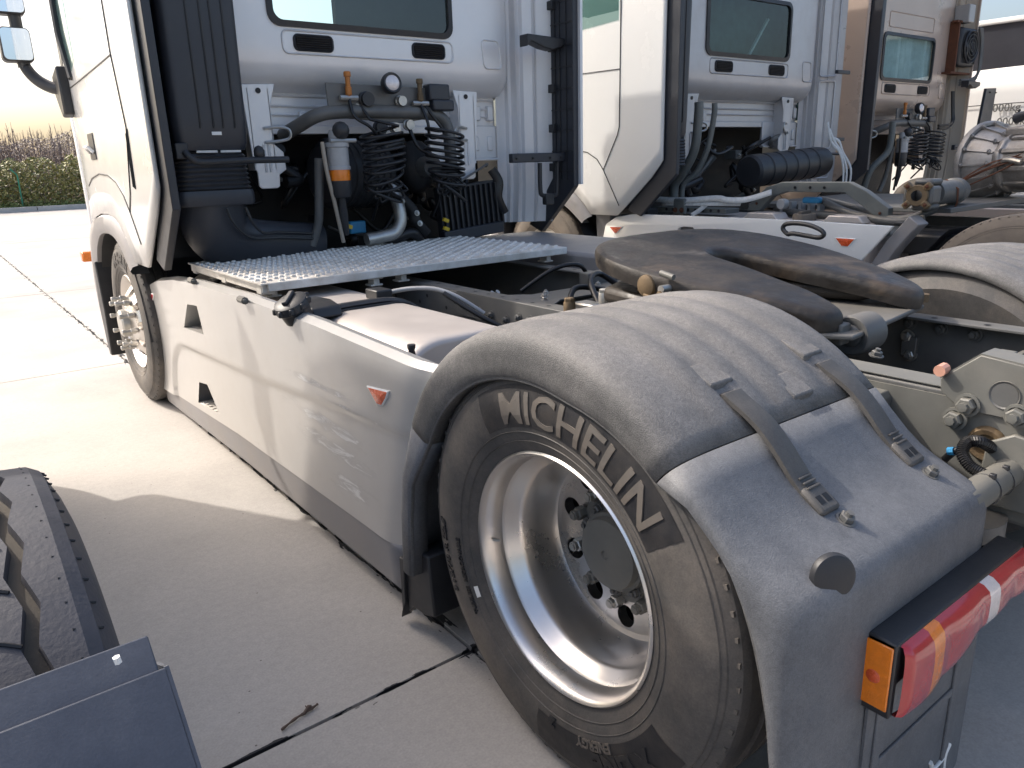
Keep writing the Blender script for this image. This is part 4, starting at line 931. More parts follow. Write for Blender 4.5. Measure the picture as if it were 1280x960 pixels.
# return edges along the top and the rear
for r in rows: r.append((.055, r[-1][1], r[-1][2]-.004))
rows.insert(0, [(p[0]+.05, p[1]-.002, p[2]) for p in rows[0]])
pn = M().grid(rows).build('side_panel', panel_m, T1, smooth=45)
step_polys = []
for (a, b_, c, d) in (((232, 409), (257, 418), (248, 382), (236, 380)), ((246, 503), (272, 517), (257, 481), (247, 478))):
    pp = [at(*q, x=.008) for q in (a, b_, c, d)]; step_polys.append([(p.y, p.z) for p in pp])
b = M()
for sp in step_polys: b.prism(sp, 'x', -.1, .1)
cut(pn, b)
for sp in step_polys:
    ys = [p[0] for p in sp]; zs = [p[1] for p in sp]; y0, y1, z0, z1 = min(ys)-.02, max(ys)+.02, min(zs)-.012, max(zs)+.012
    w_ = M().add([(.018, y0, z0), (.018, y1, z0), (.018, y1, z1), (.018, y0, z1), (.17, y0, z0), (.17, y1, z0), (.17, y1, z1), (.17, y0, z1)], [(4,5,6,7), (0,1,5,4), (2,3,7,6), (1,2,6,5), (0,4,7,3)]).build('step_well', skirt_m, pn, smooth=0)
    s_ = M().box((.022, y0+.03, z0-.004), (.16, y1-.015, z0+.012)).build('step_tread', galv, pn, bevel=.003)
    b = M()
    for k in range(7):
        for q in range(3): b.obox((.042+.04*q, y0+.05+k*(y1-y0-.1)/6, z0+.014), (.018, .012, .006))
    b.build('tread_studs', galv, s_, smooth=0, kind='stuff')
def tri_reflector(parent, pts, m, nx=-1, dx=0.0):
    c = sum((Vector(p) for p in pts), Vector())/len(pts)
    def ins(k, x): return [Vector((x, *((Vector(p)*k+c*(1-k)).yz))) for p in pts]
    x0 = pts[0][0]
    o_ = ins(1.16, x0-.002); i_ = ins(1.0, x0-.004)
    n = len(pts); b = M().add(o_+i_+ins(1.16, x0+.01), [(k, (k+1) % n, n+(k+1) % n, n+k) for k in range(n)]+[(k, 2*n+k, 2*n+(k+1) % n, (k+1) % n) for k in range(n)])
    f = b.build('reflector', pale_m, parent, smooth=0)
    M().add(i_+ins(.3, x0-.007), [(k, (k+1) % n, n+(k+1) % n, n+k) for k in range(n)]+[tuple(range(n, 2*n))]).build('reflector_lens', m, f, smooth=0)
tri_reflector(pn, [at(*q, x=-.002) for q in ((461, 484), (485, 490), (483, 497), (478, 506), (472, 504))], orange_r)
tri_reflector(pn, [at(*q, x=-.002) for q in ((184, 366), (192, 368), (192, 371), (191, 377), (189, 376))], red_l)
# grey skirt below
rows = [[(.035, y, lerp_t(ZB, y)+.012), (.022, y, lerp_t(ZB, y)-.004), (.022, y, lerp_t(ZB, y)-.02), (.030, y, lerp_t(ZS, y)+.012), (.05, y, lerp_t(ZS, y)), (.10, y, lerp_t(ZS, y))] for y in [.75+2.9*k/30 for k in range(31)]]
rows[0] = [(p[0], p[1]+(.0 if j < 3 else .02), p[2]) for j, p in enumerate(rows[0])]
M().grid(rows).build('lower_skirt', skirt_m, T1, smooth=35, solid=.006)
# ---- fuel tank
tk = M(); sec = rrect(.085, .18, .585, .862, .15, 7); 
def tscale(k): return [((x-.335)*k+.335, (z-.52)*k+.52) for x, z in sec]
rows = []
for y, k in ((.80, .93), (.80, .95), (.806, .975), (.82, .993), (.84, 1), (1.4, 1), (2.2, 1), (3.1, 1), (3.13, .95)):
    q = tscale(k); q.append(q[0]); rows.append([(x, y, z) for x, z in q])
tk.grid(rows); tk.add([r for r in rows[0][:-1]], [tuple(range(len(sec)))])
tank = tk.build('fuel_tank', tank_m, T1, smooth=50)
for y in (1.47, 2.75):
    q = [((x-.335)*1.012+.335, (z-.52)*1.012+.52) for x, z in sec]; q.append(q[0])
    M().grid([[(x, y-.03, z) for x, z in q], [(x, y+.03, z) for x, z in q]]).build('tank_strap', blackp, tank, smooth=50, solid=.006)
# filler neck, cap and housing
c = at(366, 383, z=.912)
ax_ = Vector((-.42, -.12, .9)).normalized()
cp = M().lathe([(0, .030), (.045, .030), (.060, .022), (.064, .012), (.064, -.004), (.055, -.012), (.05, -.05)], c, tuple(ax_), 30).build('filler_cap', blackp, tank, smooth=35)
e1 = ax_.orthogonal().normalized(); e2 = ax_.cross(e1)
for k in range(9):
    a = 2*PI*k/9; M().obox(c+(e1*math.cos(a)+e2*math.sin(a))*.062+ax_*.008, (.018, .018, .022)).build('cap_lug', blackp, cp, bevel=.005)
M().bar(c-e1*.04+ax_*.036, c+e1*.04+ax_*.036, .022, .014, tuple(ax_)).build('cap_grip', blackp, cp, bevel=.005)
h0 = at(385, 400, z=.875); h1 = at(425, 385, z=.878)
hs = M().prism([(1.40, .855), (1.42, .892), (1.50, .905), (1.62, .900), (1.70, .86)], 'x', .085, .20).build('filler_housing', blackp, tank, bevel=.008)
M().tube(spline([(.17, 1.47, .872), (.28, 1.47, .876), (.45, 1.47, .870), (.55, 1.47, .82)], 4), .012, 6, flat=2.0).build('housing_band', blackp, hs)
# tank sender plug and lead
b = M().box((.40, 1.52, .865), (.47, 1.62, .905)); sn = b.build('level_sender', blackp, tank, bevel=.006)
M().tube(spline([(.46, 1.56, .885), (.53, 1.50, .90), (.60, 1.42, .90), (.66, 1.35, .87), (.74, 1.28, .80)], 5), .009, 8).build('sender_lead', filt_m, sn, smooth=60)
M().tube(spline([(.62, 1.38, .885), (.70, 1.25, .80), (.78, 1.15, .74)], 5), .010, 7).build('sender_cable', hose_m, sn, smooth=60)
# rubber catch peg behind the panel
pp = at(515, 446, x=.075)
b = M().lathe([(.024, -.035), (.014, -.012), (.009, .02), (.012, .026), (.012, .036), (0, .038)], pp, 'z', 12).build('panel_catch', blackp, T1, smooth=40)
M().box((pp.x-.02, pp.y-.035, pp.z-.05), (pp.x+.03, pp.y+.035, pp.z-.032)).build('catch_base', blackp, b, bevel=.005)
for (px_, py_) in ((303, 375), (240, 351)):
    q = at(px_, py_, z=.885); M().tube([q+Vector((0, -.03, 0)), q+Vector((0, .03, 0))], .015, 8).build('panel_hinge', chassis, T1)
    bolt(T1, q+Vector((0, -.03, 0)), (-.5, -.8, 0), .6, chassis_l)
# ---- chequered platform
PX0, PX1, PY0, PY1, PZ = .07, 1.70, 1.87, 2.9, .935
pf = M().box((PX0, PY0, PZ-.006), (PX1, PY1, PZ)).build('platform', galv, T1, smooth=0)
M().box((PX0+.03, PY0-.004, PZ-.035), (PX1, PY0+.012, PZ-.001)).build('edge_angle', galv, pf, bevel=.003)
for y in (PY0+.06, (PY0+PY1)/2, PY1-.06): M().box((PX0+.01, y-.03, PZ-.05), (PX0+.07, y+.03, PZ-.008)).build('end_channel', galv, pf, bevel=.003)
M().box((PX0+.012, PY0+.02, PZ-.042), (PX0+.05, PY1, PZ-.008)).build('end_bearer', galv, pf, bevel=.003)
b = M(); ny, nx = 14, 42; proto = [(.0125, 0), (.0112, .005), (.0085, .0075), (.0062, .0068), (.005, .003)]
for i in range(nx):
    for j in range(ny):
        x = PX0+.022+(PX1-PX0-.04)*i/(nx-1); y = PY0+.03+(PY1-PY0-.05)*(j+(.5 if i % 2 else 0))/ny
        b.lathe(proto, (x, y, PZ), 'z', 8)
b.build('raised_studs', galv, pf, smooth=50, weld=False, kind='stuff')
b = M()
for i in range(nx):
    for j in range(ny):
        x = PX0+.022+(PX1-PX0-.04)*i/(nx-1); y = PY0+.03+(PY1-PY0-.05)*(j+(.5 if i % 2 else 0))/ny
        b.add([(x+.0058*math.cos(k*PI/3), y+.0058*math.sin(k*PI/3), PZ+.0034) for k in range(6)], [tuple(range(6))])
b.build('stud_holes', dark_m, pf, smooth=0, weld=False, kind='stuff')
for (x, y) in ((.16, 2.0), (.16, 2.35), (.16, 2.75), (.60, 1.93), (.75, 1.95), (1.62, 1.95)):
    b = M().box((x-.03, y-.03, .86), (x+.03, y+.03, .868)); b.box((x-.014, y-.03, .866), (x+.014, y+.03, PZ-.04)); b.box((x-.035, y-.03, PZ-.045), (x+.035, y+.03, PZ-.03)); b.build('support_foot', galv, pf, bevel=.003)
# right hand side cover beyond the platform
M().box((1.74, 1.55, .80), (2.42, 3.05, .905)).build('battery_cover', skirt_m, T1, bevel=.02)
M().box((1.74, 1.52, .84), (2.40, 1.545, .89)).build('cover_edge', pale_m, T1, bevel=.004)
M().tube(spline([(1.78, 1.50, .90), (1.95, 1.46, .915), (2.10, 1.46, .91), (2.3, 1.46, .90)], 5), .022, 9).build('cable_loom', hose_m, T1, smooth=60)
M().tube(spline([(1.70, 1.42, .88), (1.85, 1.34, .90), (2.05, 1.32, .90), (2.3, 1.30, .90)], 5), .026, 9).build('cable_loom', hose_m, T1, smooth=60)
M().box((1.72, 1.46, .87), (1.82, 1.56, .93)).build('loom_connector', blackp, T1, bevel=.008)
for k, (y0, y1, z, m_) in enumerate(((1.12, 1.24, .875, chassis_l), (.95, 1.08, .87, galv), (.8, .9, .865, chassis))): M().box((1.66, y0, z-.05), (2.3, y1, z)).build('side_bearer', m_, T1, bevel=.004)
# ---- chassis
RZ = .852
for s, x in ((1, .80), (-1, 1.60)):
    b = M(); sec = [(0, RZ-.27), (0, RZ-.008), (.008, RZ), (.085, RZ), (.085, RZ-.009), (.010, RZ-.009), (.010, RZ-.261), (.085, RZ-.261), (.085, RZ-.27)]
    rl = b.prism([(x+s*q, z) for q, z in sec], 'y', -1.35, 3.45).build('chassis_rail', chassis, T1, bevel=.002)
    b = M(); random.seed(4)
    for k in range(20):
        y = -1.15+k*.155; b.lathe([(0, .0012), (.010, .0012)], (x+s*.055, y, RZ), 'z', 10)
    for k in range(42):
        y = -.9+k*.075+random.uniform(-.01, .01); z = RZ-.05-.035*(k % 3)-(.09 if k % 7 == 0 else 0); b.lathe([(0, -.0012*s), (.0085, -.0012*s)], (x, y, z), 'x', 10)
    b.build('bolt_holes', dark_m, rl, smooth=0, weld=False, kind='stuff')
# stiffening strip along the near rail, bolted
st = M().prism([(.790, RZ+.004), (.858, RZ+.004), (.858, RZ), (.799, RZ), (.799, RZ-.10), (.790, RZ-.10)], 'y', .62, 1.55).build('rail_stiffener', chassis, T1, bevel=.002)
b = M()
for k in range(9): b.lathe([(0, .0052), (.0085, .0052)], (.825, .70+k*.095, RZ), 'z', 10)
b.build('bolt_holes', dark_m, st, smooth=0, weld=False, kind='stuff')
for (y, z) in ((1.50, .80), (1.44, .795), (1.38, .79), (1.30, .785), (1.20, .78), (1.05, .80), (1.00, .795), (.95, .80), (.86, .80), (.78, .79), (1.12, .80), (.72, .78)): bolt(st, (.789, y, z), (-1, 0, 0), .85, chassis if random.random() < .75 else chassis_l)
bolt(T1, (.795, .83, .69), (-1, 0, 0), 1.0, steel); bolt(T1, (.795, .70, .72), (-1, 0, 0), .9, steel)
# cross members and plates between the rails
b = M().prism([(.86, 1.02), (1.0, 1.12), (1.4, 1.12), (1.54, 1.02), (1.54, 1.42), (1.4, 1.30), (1.0, 1.30), (.86, 1.42)], 'z', RZ-.02, RZ-.011)
cm = b.build('cross_member', chassis, T1, bevel=.002)
b = M().box((.87, 1.15, RZ-.20), (1.53, 1.27, RZ-.02)); b.build('cross_channel', chassis, cm, bevel=.004)
for p in ((.95, 1.16), (1.0, 1.22), (1.05, 1.27), (1.35, 1.27), (1.42, 1.2), (1.45, 1.12)): bolt(cm, (p[0], p[1], RZ-.011), (0, 0, 1), .7)
M().box((.87, -.62, RZ-.22), (1.53, -.50, RZ-.16)).build('cross_member', chassis, T1, bevel=.006)
pl = M().prism([(1.30, .86), (1.52, .80), (1.52, 1.12), (1.36, 1.14)], 'z', RZ-.009, RZ-.001).build('gusset_plate', chassis, T1, bevel=.002)
for k in range(6): M().lathe([(0, .001), (.014, .001)], (1.40+.04*(k % 3), .90+.09*(k//3)+.02*(k % 3), RZ), 'z', 12).build('hole', dark_m, pl, smooth=0)
vb = M().box((1.0, .82, .74), (1.22, .98, .86)).build('valve_block', blackp, T1, bevel=.01)
for k in range(5): M().box((1.02+.035*k, .80, .755), (1.04+.035*k, .82, .85)).build('valve_port', blackp, vb, bevel=.004)
M().box((.93, .86, .77), (1.0, .97, .86)).build('valve_cap', steel, vb, bevel=.008)
for pts, r_ in (([(1.0, .9, .85), (1.05, 1.0, .92), (1.16, 1.06, .93), (1.24, 1.0, .86)], .012), ([(1.1, 1.5, .82), (1.22, 1.42, .91), (1.34, 1.38, .92), (1.42, 1.40, .84)], .010), ([(.98, 1.05, .80), (1.06, 1.10, .88), (1.2, 1.08, .86)], .012), ([(.9, 1.7, .72), (1.1, 1.55, .78), (1.3, 1.5, .74)], .018), ([(.92, 1.9, .70), (1.15, 1.65, .74), (1.5, 1.6, .70)], .014)):
    M().tube(spline(pts, 6), r_, 8).build('air_pipe', hose_m, T1, smooth=60)
for k in range(3): M().tube([(1.0+.03*k, 1.75, .70), (1.03+.03*k, 1.66, .80)], .012, 8).build('pipe_union', steel, T1)
M().box((1.32, 1.30, .80), (1.50, 1.36, .89)).build('pipe_bracket', chassis, T1, bevel=.004)
M().box((.85, -.4, .45), (1.55, 1.9, .52)).build('under_tray', dark_m, T1, smooth=0)
M().cyl((1.2, .25, .52), (1.2, 3.0, .60), .055, 16).build('propeller_shaft', dark_m, T1)
# hat bracket with tall bolt, and base plate of the coupling on the near side
b = M().prism([(.54, RZ), (.54, RZ+.012), (.70, RZ+.012), (.725, RZ+.055), (.80, RZ+.06), (.80, RZ+.048), (.735, RZ+.043), (.71, RZ)], 'x', .79, .93)
hb = M().prism([(.80, RZ+.004), (.80, RZ+.014), (.66, RZ+.014), (.635, RZ+.055), (.50, RZ+.06), (.50, RZ+.048), (.627, RZ+.043), (.652, RZ+.004)], 'x', .795, .90).build('hat_bracket', chassis, T1, bevel=.004)
def stud(parent, p, m_=None):
    b = M().lathe([(.021, 0), (.021, .034), (.0195, .038), (.012, .038)], p, 'z', 18); b.lathe([(.0185, .038), (.0185, .050), (.0145, .053), (0, .053)], p, 'z', 6)
    return b.build('spacer_bolt', m_ or brown_m, parent, smooth=30)
q = at(712, 391, z=RZ+.014); stud(hb, (q.x, q.y, q.z)); q = at(755, 379, z=RZ+.02); stud(hb, (q.x, q.y, q.z), steel); q = at(776, 371, z=RZ+.02); stud(hb, (q.x, q.y, q.z), steel)
# ---- fifth wheel coupling
FC = Vector((1.2, .476, 1.052)); TILT = .155
def fw(u, v, dz=0): return (FC.x+u, FC.y+v, FC.z+TILT*v+dz-.25*max(0, -v-.38)**1.6)
half = [(.0, .36), (.12, .358), (.23, .34), (.33, .30), (.40, .235), (.445, .14), (.46, .03), (.455, -.08), (.43, -.19), (.39, -.30), (.35, -.40), (.315, -.48), (.285, -.525), (.24, -.545), (.20, -.535), (.17, -.49), (.14, -.40), (.12, -.30), (.095, -.20), (.08, -.12), (.072, -.04), (.066, .0), (.045, .045), (.015, .065)]
outl = half+[(-u, v) for u, v in reversed(half)][:-1]
pts = [Vector(p) for p in outl]; n = len(pts)
sp = []
for i in range(n):
    for k in range(3):
        t = k/3; p0, p1, p2, p3 = pts[i-1], pts[i], pts[(i+1) % n], pts[(i+2) % n]
        sp.append(.5*((2*p1)+(p2-p0)*t+(2*p0-5*p1+4*p2-p3)*t*t+(3*p1-p0-3*p2+p3)*t**3))
n = len(sp); nrm = []
for i in range(n):
    d = (sp[(i+1) % n]-sp[i-1]).normalized(); nrm.append(Vector((d.y, -d.x)))
area = sum(sp[i].x*sp[(i+1) % n].y-sp[(i+1) % n].x*sp[i].y for i in range(n))
if area > 0: nrm = [nn for nn in nrm]
else: nrm = [-nn for nn in nrm]
rings = []
for ins, dz in ((.050, .0), (.028, -.0004), (.015, -.003), (.006, -.0085), (.001, -.018), (0, -.030), (.004, -.058)):
    rings.append([fw(*(sp[i]-nrm[i]*ins), dz) for i in range(n)])
bm = bmesh.new()
vs0 = [bm.verts.new((*(sp[i]-nrm[i]*.050), 0)) for i in range(n)]; es = [bm.edges.new((vs0[i], vs0[(i+1) % n])) for i in range(n)]
bmesh.ops.triangle_fill(bm, edges=es, use_beauty=True); bmesh.ops.subdivide_edges(bm, edges=[e for e in bm.edges if not e.is_boundary and e.calc_length() > .12], cuts=2)
bmesh.ops.triangulate(bm, faces=bm.faces); bm.verts.index_update()
b = M().add([fw(v.co.x, v.co.y, 0) for v in bm.verts], [tuple(v.index for v in f.verts) for f in bm.faces]); bm.free()
for r1, r2 in zip(rings, rings[1:]): b.grid([r1+[r1[0]], r2+[r2[0]]])
def grease_material():
    m = mat('greasy_coupling_steel', (.019, .0165, .0145), .5, .1, .35, 9, 1.0, 45, rvar=.2)
    n_ = m.node_tree.nodes; l = m.node_tree.links; bb = n_['Principled BSDF']; src = bb.inputs['Base Color'].links[0].from_socket
    tc = n_.new('ShaderNodeTexCoord')
    def nse(scale, lo, hi, amt, vec=None, det=6):
        z = n_.new('ShaderNodeTexNoise'); z.inputs['Scale'].default_value = scale; z.inputs['Detail'].default_value = det; z.inputs['Roughness'].default_value = .62; z.inputs['Distortion'].default_value = .5
        l.new(vec or tc.outputs['Object'], z.inputs['Vector']); r = n_.new('ShaderNodeMapRange'); l.new(z.outputs[0], r.inputs[0]); r.inputs['From Min'].default_value = lo; r.inputs['From Max'].default_value = hi; r.inputs['To Max'].default_value = amt; return r.outputs[0]
    def mixc(fac, c):
        nonlocal src
        k = n_.new('ShaderNodeMixRGB'); l.new(fac, k.inputs[0]); l.new(src, k.inputs[1]); k.inputs[2].default_value = (*c, 1); src = k.outputs[0]
    mixc(nse(4.0, .46, .72, .7), (.075, .060, .046))
    mixc(nse(2.6, .56, .70, .75), (.14, .10, .065))
    mixc(nse(3.2, .64, .74, .6), (.20, .18, .165))
    l.new(src, bb.inputs['Base Color']); return m
grease2 = grease_material()
fwo = b.build('coupling_plate', grease2, T1, smooth=28)
# skirt plates below, pedestal and locking parts on the near side
for s in (-1, 1): M().prism([fw(s*u, v)[:2] for u, v in ((.40, .2), (.44, .0), (.38, -.25), (.24, -.40), (.17, -.40), (.10, -.15), (.09, .25), (.2, .3))], 'z', .91, .965).build('plate_body', grease2, fwo, bevel=.02)
for s in (-1, 1):
    M().prism([(.30, .855), (.62, .855), (.55, .93), (.52, 1.0), (.40, 1.0), (.37, .93)], 'x', 1.2+s*.36-.03, 1.2+s*.36+.03).build('pedestal', brown_m, fwo, bevel=.006)
pp = at(808, 357, x=.745)
d_ = M().lathe([(0, -.012), (.018, -.012), (.032, -.006), (.034, 0), (.034, .03)], pp, 'x', 26).build('pivot_cap', brown_m, fwo, smooth=40)
pp2 = at(820, 363, x=.70); M().cyl(pp2+Vector((.02, 0, 0)), pp2+Vector((.07, 0, 0)), .012, 12).build('pivot_pin', steel, fwo)
M().obox(at(815, 374, x=.74), (.02, .06, .02), Matrix.Rotation(.2, 3, 'X')).build('pin_keeper', brown_m, fwo, bevel=.003)
M().obox(at(828, 374, x=.72), (.02, .045, .03), Matrix.Rotation(.6, 3, 'X')).build('pin_keeper', brown_m, fwo, bevel=.003)
M().prism([(.93, .36), (.93, .58), (.76, .56), (.74, .42), (.77, .36)], 'z', .868, .88).build('mounting_plate', chassis, T1, bevel=.004)
a_ = at(826, 341, x=.735); M().cyl(at(826, 341, x=.74), at(842, 347, x=.74), .009, 12).build('grease_pipe', chassis_l, fwo)
pts = [at(*q, x=1.72) for q in ((985, 293), (979, 287), (981, 281), (992, 279), (1010, 281), (1025, 287), (1030, 293), (1024, 297), (1010, 295), (992, 292))]
M().tube(spline(pts+[pts[0]], 4), .009, 8).build('release_handle', blackp, fwo, smooth=60)
# rear ramp plate below the horns
M().prism([(.95, -.12), (1.50, -.05), (1.57, .15), (1.55, .35), (.85, .35), (.83, .1)], 'z', .885, .90).build('ramp_plate', chassis, T1, bevel=.005)
M().cyl((1.545, -.02, .90), (1.545, -.02, .925), .02, 14).build('buffer', brown_m, T1)
# ---- rear frame details on the near side
gp = [at(*q, x=.785) for q in ((1176, 473), (1227, 444), (1290, 460), (1290, 530), (1200, 511), (1176, 488.6))]
gs = M().prism([(p.y, p.z) for p in gp], 'x', .783, .79).build('frame_gusset', chassis_l, T1, bevel=.002)
a_, b_ = gp[0], gp[1]; c_ = gp[2]
M().add([a_, b_, b_+Vector((.07, 0, 0)), a_+Vector((.07, 0, 0))], [(0,1,2,3)]).add([b_, c_, c_+Vector((.07, 0, 0)), b_+Vector((.07, 0, 0))], [(0,1,2,3)]).build('gusset_flange', chassis_l, gs, smooth=0, solid=.008)
cc = at(1256, 494, x=.783); M().lathe([(.026, 0), (.030, -.003), (.031, 0)], cc, 'x', 24).lathe([(0, -.001), (.026, -.001)], cc, 'x', 24).build('gusset_hole', chassis, gs, smooth=30)
for q in ((1210, 506), (1272, 520), (1194, 523)): bolt(gs, at(*q, x=.782), (-1, 0, 0), 1.25, chassis_l)
for q in ((1157, 494), (1182, 500), (1238, 532), (1269, 539)): M().lathe([(0, -.001), (.0115, -.001)], at(*q, x=.799), 'x', 14).build('hole', dark_m, T1, smooth=0)
# lighter sheets over the rear rail, its sunlit brightness put into the colour
M().prism([(-.05, RZ-.26), (-.05, RZ-.015), (-1.3, RZ-.015), (-1.3, RZ-.26)], 'x', .793, .7985).build('sunlit_rail_web', chassis_l, T1, smooth=0)
M().prism([(.80, RZ+.0035), (.883, RZ+.0035), (.883, RZ+.0015), (.80, RZ+.0015)], 'y', -1.3, -.05).build('sunlit_rail_cap', chassis_l, T1, smooth=0)
sh = M().prism([(-.12, RZ-.03), (-.30, RZ-.03), (-.31, RZ-.045), (-.31, RZ-.14), (-.30, RZ-.14), (-.30, RZ-.045), (-.12, RZ-.042)], 'x', .66, .795).build('guard_bracket', chassis_l, T1, bevel=.003)
for z in (.775, .73): bolt(sh, (.792, -.25, z), (-1, 0, 0), 1.1, chassis)
# grommet with corrugated hose
cc = at(1234, 555, x=.792); M().lathe([(.022, -.002), (.024, -.010), (.034, -.012), (.040, -.006), (.041, 0)], cc, 'x', 28).lathe([(0, -.001), (.024, -.001)], cc, 'x', 20).build('grommet', brown_m, T1, smooth=40)
hp = spline([at(1240, 560, x=.78), at(1225, 552, x=.74), at(1209, 553, x=.72), at(1203, 566, x=.70), at(1212, 582, x=.69), at(1228, 592, x=.69), at(1240, 598, x=.70)], 14)
M().tube(hp, [.0135 if k % 2 else .0115 for k in range(len(hp))], 9).build('corrugated_hose', hose_m, T1, smooth=20)
M().tube(spline([at(1210, 557, x=.72), at(1192, 565, x=.715), at(1180, 575, x=.71)], 5), .008, 7).build('cable', hose_m, T1, smooth=60)
q0 = at(1193, 564, x=.713); M().tube([q0, q0+Vector((0, .012, -.004))], .0095, 8).build('blue_tie', blue_m, T1)
# guard support tube
q0 = at(1214, 618, y=-.47); zt, yt = .700, -.578
tb = M().tube([(.56, yt, zt), (.79, yt, zt+.004)], .031, 20).build('support_tube', chassis_l, T1, smooth=40)
for x in (.66, .725):
    M().lathe([(.0322, -.003), (.0335, 0), (.0322, .003)], (x, yt, zt), 'x', 24).build('cable_tie', blackp, tb, smooth=40); M().obox((x, yt-.012, zt+.032), (.012, .012, .012)).build('tie_head', blackp, tb, bevel=.002)
M().prism([(-.52, .62), (-.66, .62), (-.68, .72), (-.64, .78), (-.58, .79), (-.53, .76)], 'x', .775, .79).build('tube_flange', chassis_l, T1, bevel=.004)
M().lathe([(0, .56), (.09, .56), (.105, .55), (.115, .53), (.112, .50), (.118, .47), (.112, .44), (.118, .40), (.1, .36)], (.74, -.50, 0), 'z', 28).build('air_spring', blackp, T1, smooth=40)
M().lathe([(0, .602), (.10, .602), (.10, .565), (0, .56)], (.74, -.50, 0), 'z', 28).build('spring_cap', chassis, T1, smooth=30)
M().obox(at(1272, 590, y=-.56)+Vector((.03, 0, 0)), (.05, .03, .06)).build('clamp_block', chassis_l, T1, bevel=.006)
M().tube(spline([(.86, -.60, .66), (.87, -.62, .58), (.87, -.62, .50), (.85, -.60, .44)], 5), .02, 8).build('lift_loop', chassis_l, T1, smooth=60)
# bushing, bolts and hoses between the rails
cc = at(1062, 420, x=1.02); bs = M().lathe([(.0, -.005), (.022, -.005), (.03, 0), (.032, .005), (.045, .0), (.052, .0), (.056, .006), (.056, .10), (.05, .105), (0, .105)], cc, 'x', 30).build('torque_rod_bush', chassis, T1, smooth=35)
M().obox(cc+Vector((-.03, .01, .01)), (.05, .03, .06)).build('bush_bracket', chassis, bs, bevel=.006)
for q in ((1045, 410), (1095, 445)): bolt(T1, at(*q, x=.98), (0, -.2, 1), .9, chassis)
for q in ((1135, 420), (1138, 443)): bolt(T1, at(*q, x=1.585), (-1, 0, 0), 1.1, steel)
for q in ((1138, 403), (1177, 411), (1219, 418)): bolt(T1, at(*q, x=1.587), (-1, 0, 0), 1.1, chassis)
M().obox(at(1137, 433, x=1.58), (.02, .05, .07)).build('clip_plate', chassis, T1, bevel=.004)
cb = M().bar((.88, -.30, .775), (1.585, -.36, .80), .015, .02).build('cable_bar', chassis_l, T1)
for t in (.22, .48, .73):
    p = Vector((.88, -.30, .785)).lerp(Vector((1.585, -.36, .81)), t); M().obox(p+Vector((0, .01, .004)), (.035, .045, .022)).build('bar_clip', chassis_l, cb, bevel=.004)
M().tube(spline([(.95, -.46, .75), (1.0, -.44, .81), (1.06, -.44, .815), (1.12, -.47, .78)], 6), [.028]*19, 10).build('ribbed_hose', hose_m, T1, smooth=30)
M().tube([at(1174, 464, y=-.42), at(1181, 460, y=-.42)], .013, 10).build('copper_cap', pink_m, T1)
M().bar((1.45, -.22, .73), (1.58, -.60, .75), .012, .05).build('rail_strap', chassis, T1)
# ---- rear lamp
LY = -.662
A_ = at(1128, 800, y=LY); B_ = at(1279, 689, y=LY); C_ = at(1125, 887, y=LY); zt_ = (A_.z+B_.z)/2; x0, x1, zb_ = A_.x, B_.x, C_.z
hs_ = M().prism([(-.612, zt_+.006), (LY+.002, zt_+.003), (LY+.002, zb_+.058), (-.612, zb_+.058)], 'x', x0-.012, x1+.004).build('rear_lamp', blackp, T1, bevel=.004)
L_ = x1-x0; H_ = zt_-zb_
def zlow(t): return zb_+.002+.052*sm((t-.12)/.6)-.010*abs(math.sin(PI*t*3.6))
SEGS = [0, .155, .235, .44, .595, .675, 1]; SM = [red_l, amber_l, red_l, red_l, clear_l, red_l]
for k in range(6):
    rows = []; n = 14
    for i in range(n+1):
        t = SEGS[k]+(SEGS[k+1]-SEGS[k])*i/n; q = 2*i/n-1; row = [(x0+L_*t, LY+.004, zlow(t))]
        for j in range(11):
            v = j/10; e_ = 1-abs(2*v-1)**4; dep = .011+.013*e_*(.72+.28*abs(math.sin(PI*t*3.6)))
            if t < .02: dep *= .45+.55*t/.02
            if t > .97: dep *= .35+.65*(1-t)/.03
            row.append((x0+L_*t, LY-dep*(1 if v < .97 else .6), zlow(t)+(zt_-.004-zlow(t))*v))
        row.append((x0+L_*t, LY+.004, zt_-.002)); rows.append(row)
    M().grid(rows).build('lens', SM[k], hs_, smooth=60)
M().box((x0-.012, LY+.001, zb_-.002), (x0+.004, -.612, zt_+.003)).build('lamp_end', blackp, hs_, bevel=.003)
sa = M().box((x0-.016, -.657, zb_+.012), (x0-.011, -.606, zt_-.004)).build('side_marker', amber_l, hs_, bevel=.002)
M().lathe([(0, -.0015), (.011, -.001), (.014, .0015)], (x0-.016, -.630, (zt_+zb_)/2), 'x', 20).build('bulb_lens', orange_r, sa, smooth=40)
# plate below the lamp with painted mark
M().prism(rrect(.17, .06, .62, .50, .02), 'y', -.622, -.617).build('mudflap', guard_rear, T1, smooth=0)
for (xa, za, xb, zc) in ((.20, .06, .225, .46), (.52, .06, .545, .46), (.225, .30, .52, .318)): M().box((xa, -.627, za), (xb, -.6215, zc)).build('flap_rib', guard_rear, T1, bevel=.002)
def stroke(pts, r): M().tube(spline([at(*q, y=-.624) for q in pts], 5), r, 6).build('painted_mark', pale_m, T1, smooth=60)
stroke([(1163, 953), (1166, 962), (1172, 975)], .005); stroke([(1186, 928), (1180, 945), (1177, 975)], .0055); stroke([(1166, 962), (1178, 948), (1187, 930)], .004); stroke([(1160, 975), (1172, 962), (1180, 960)], .003)
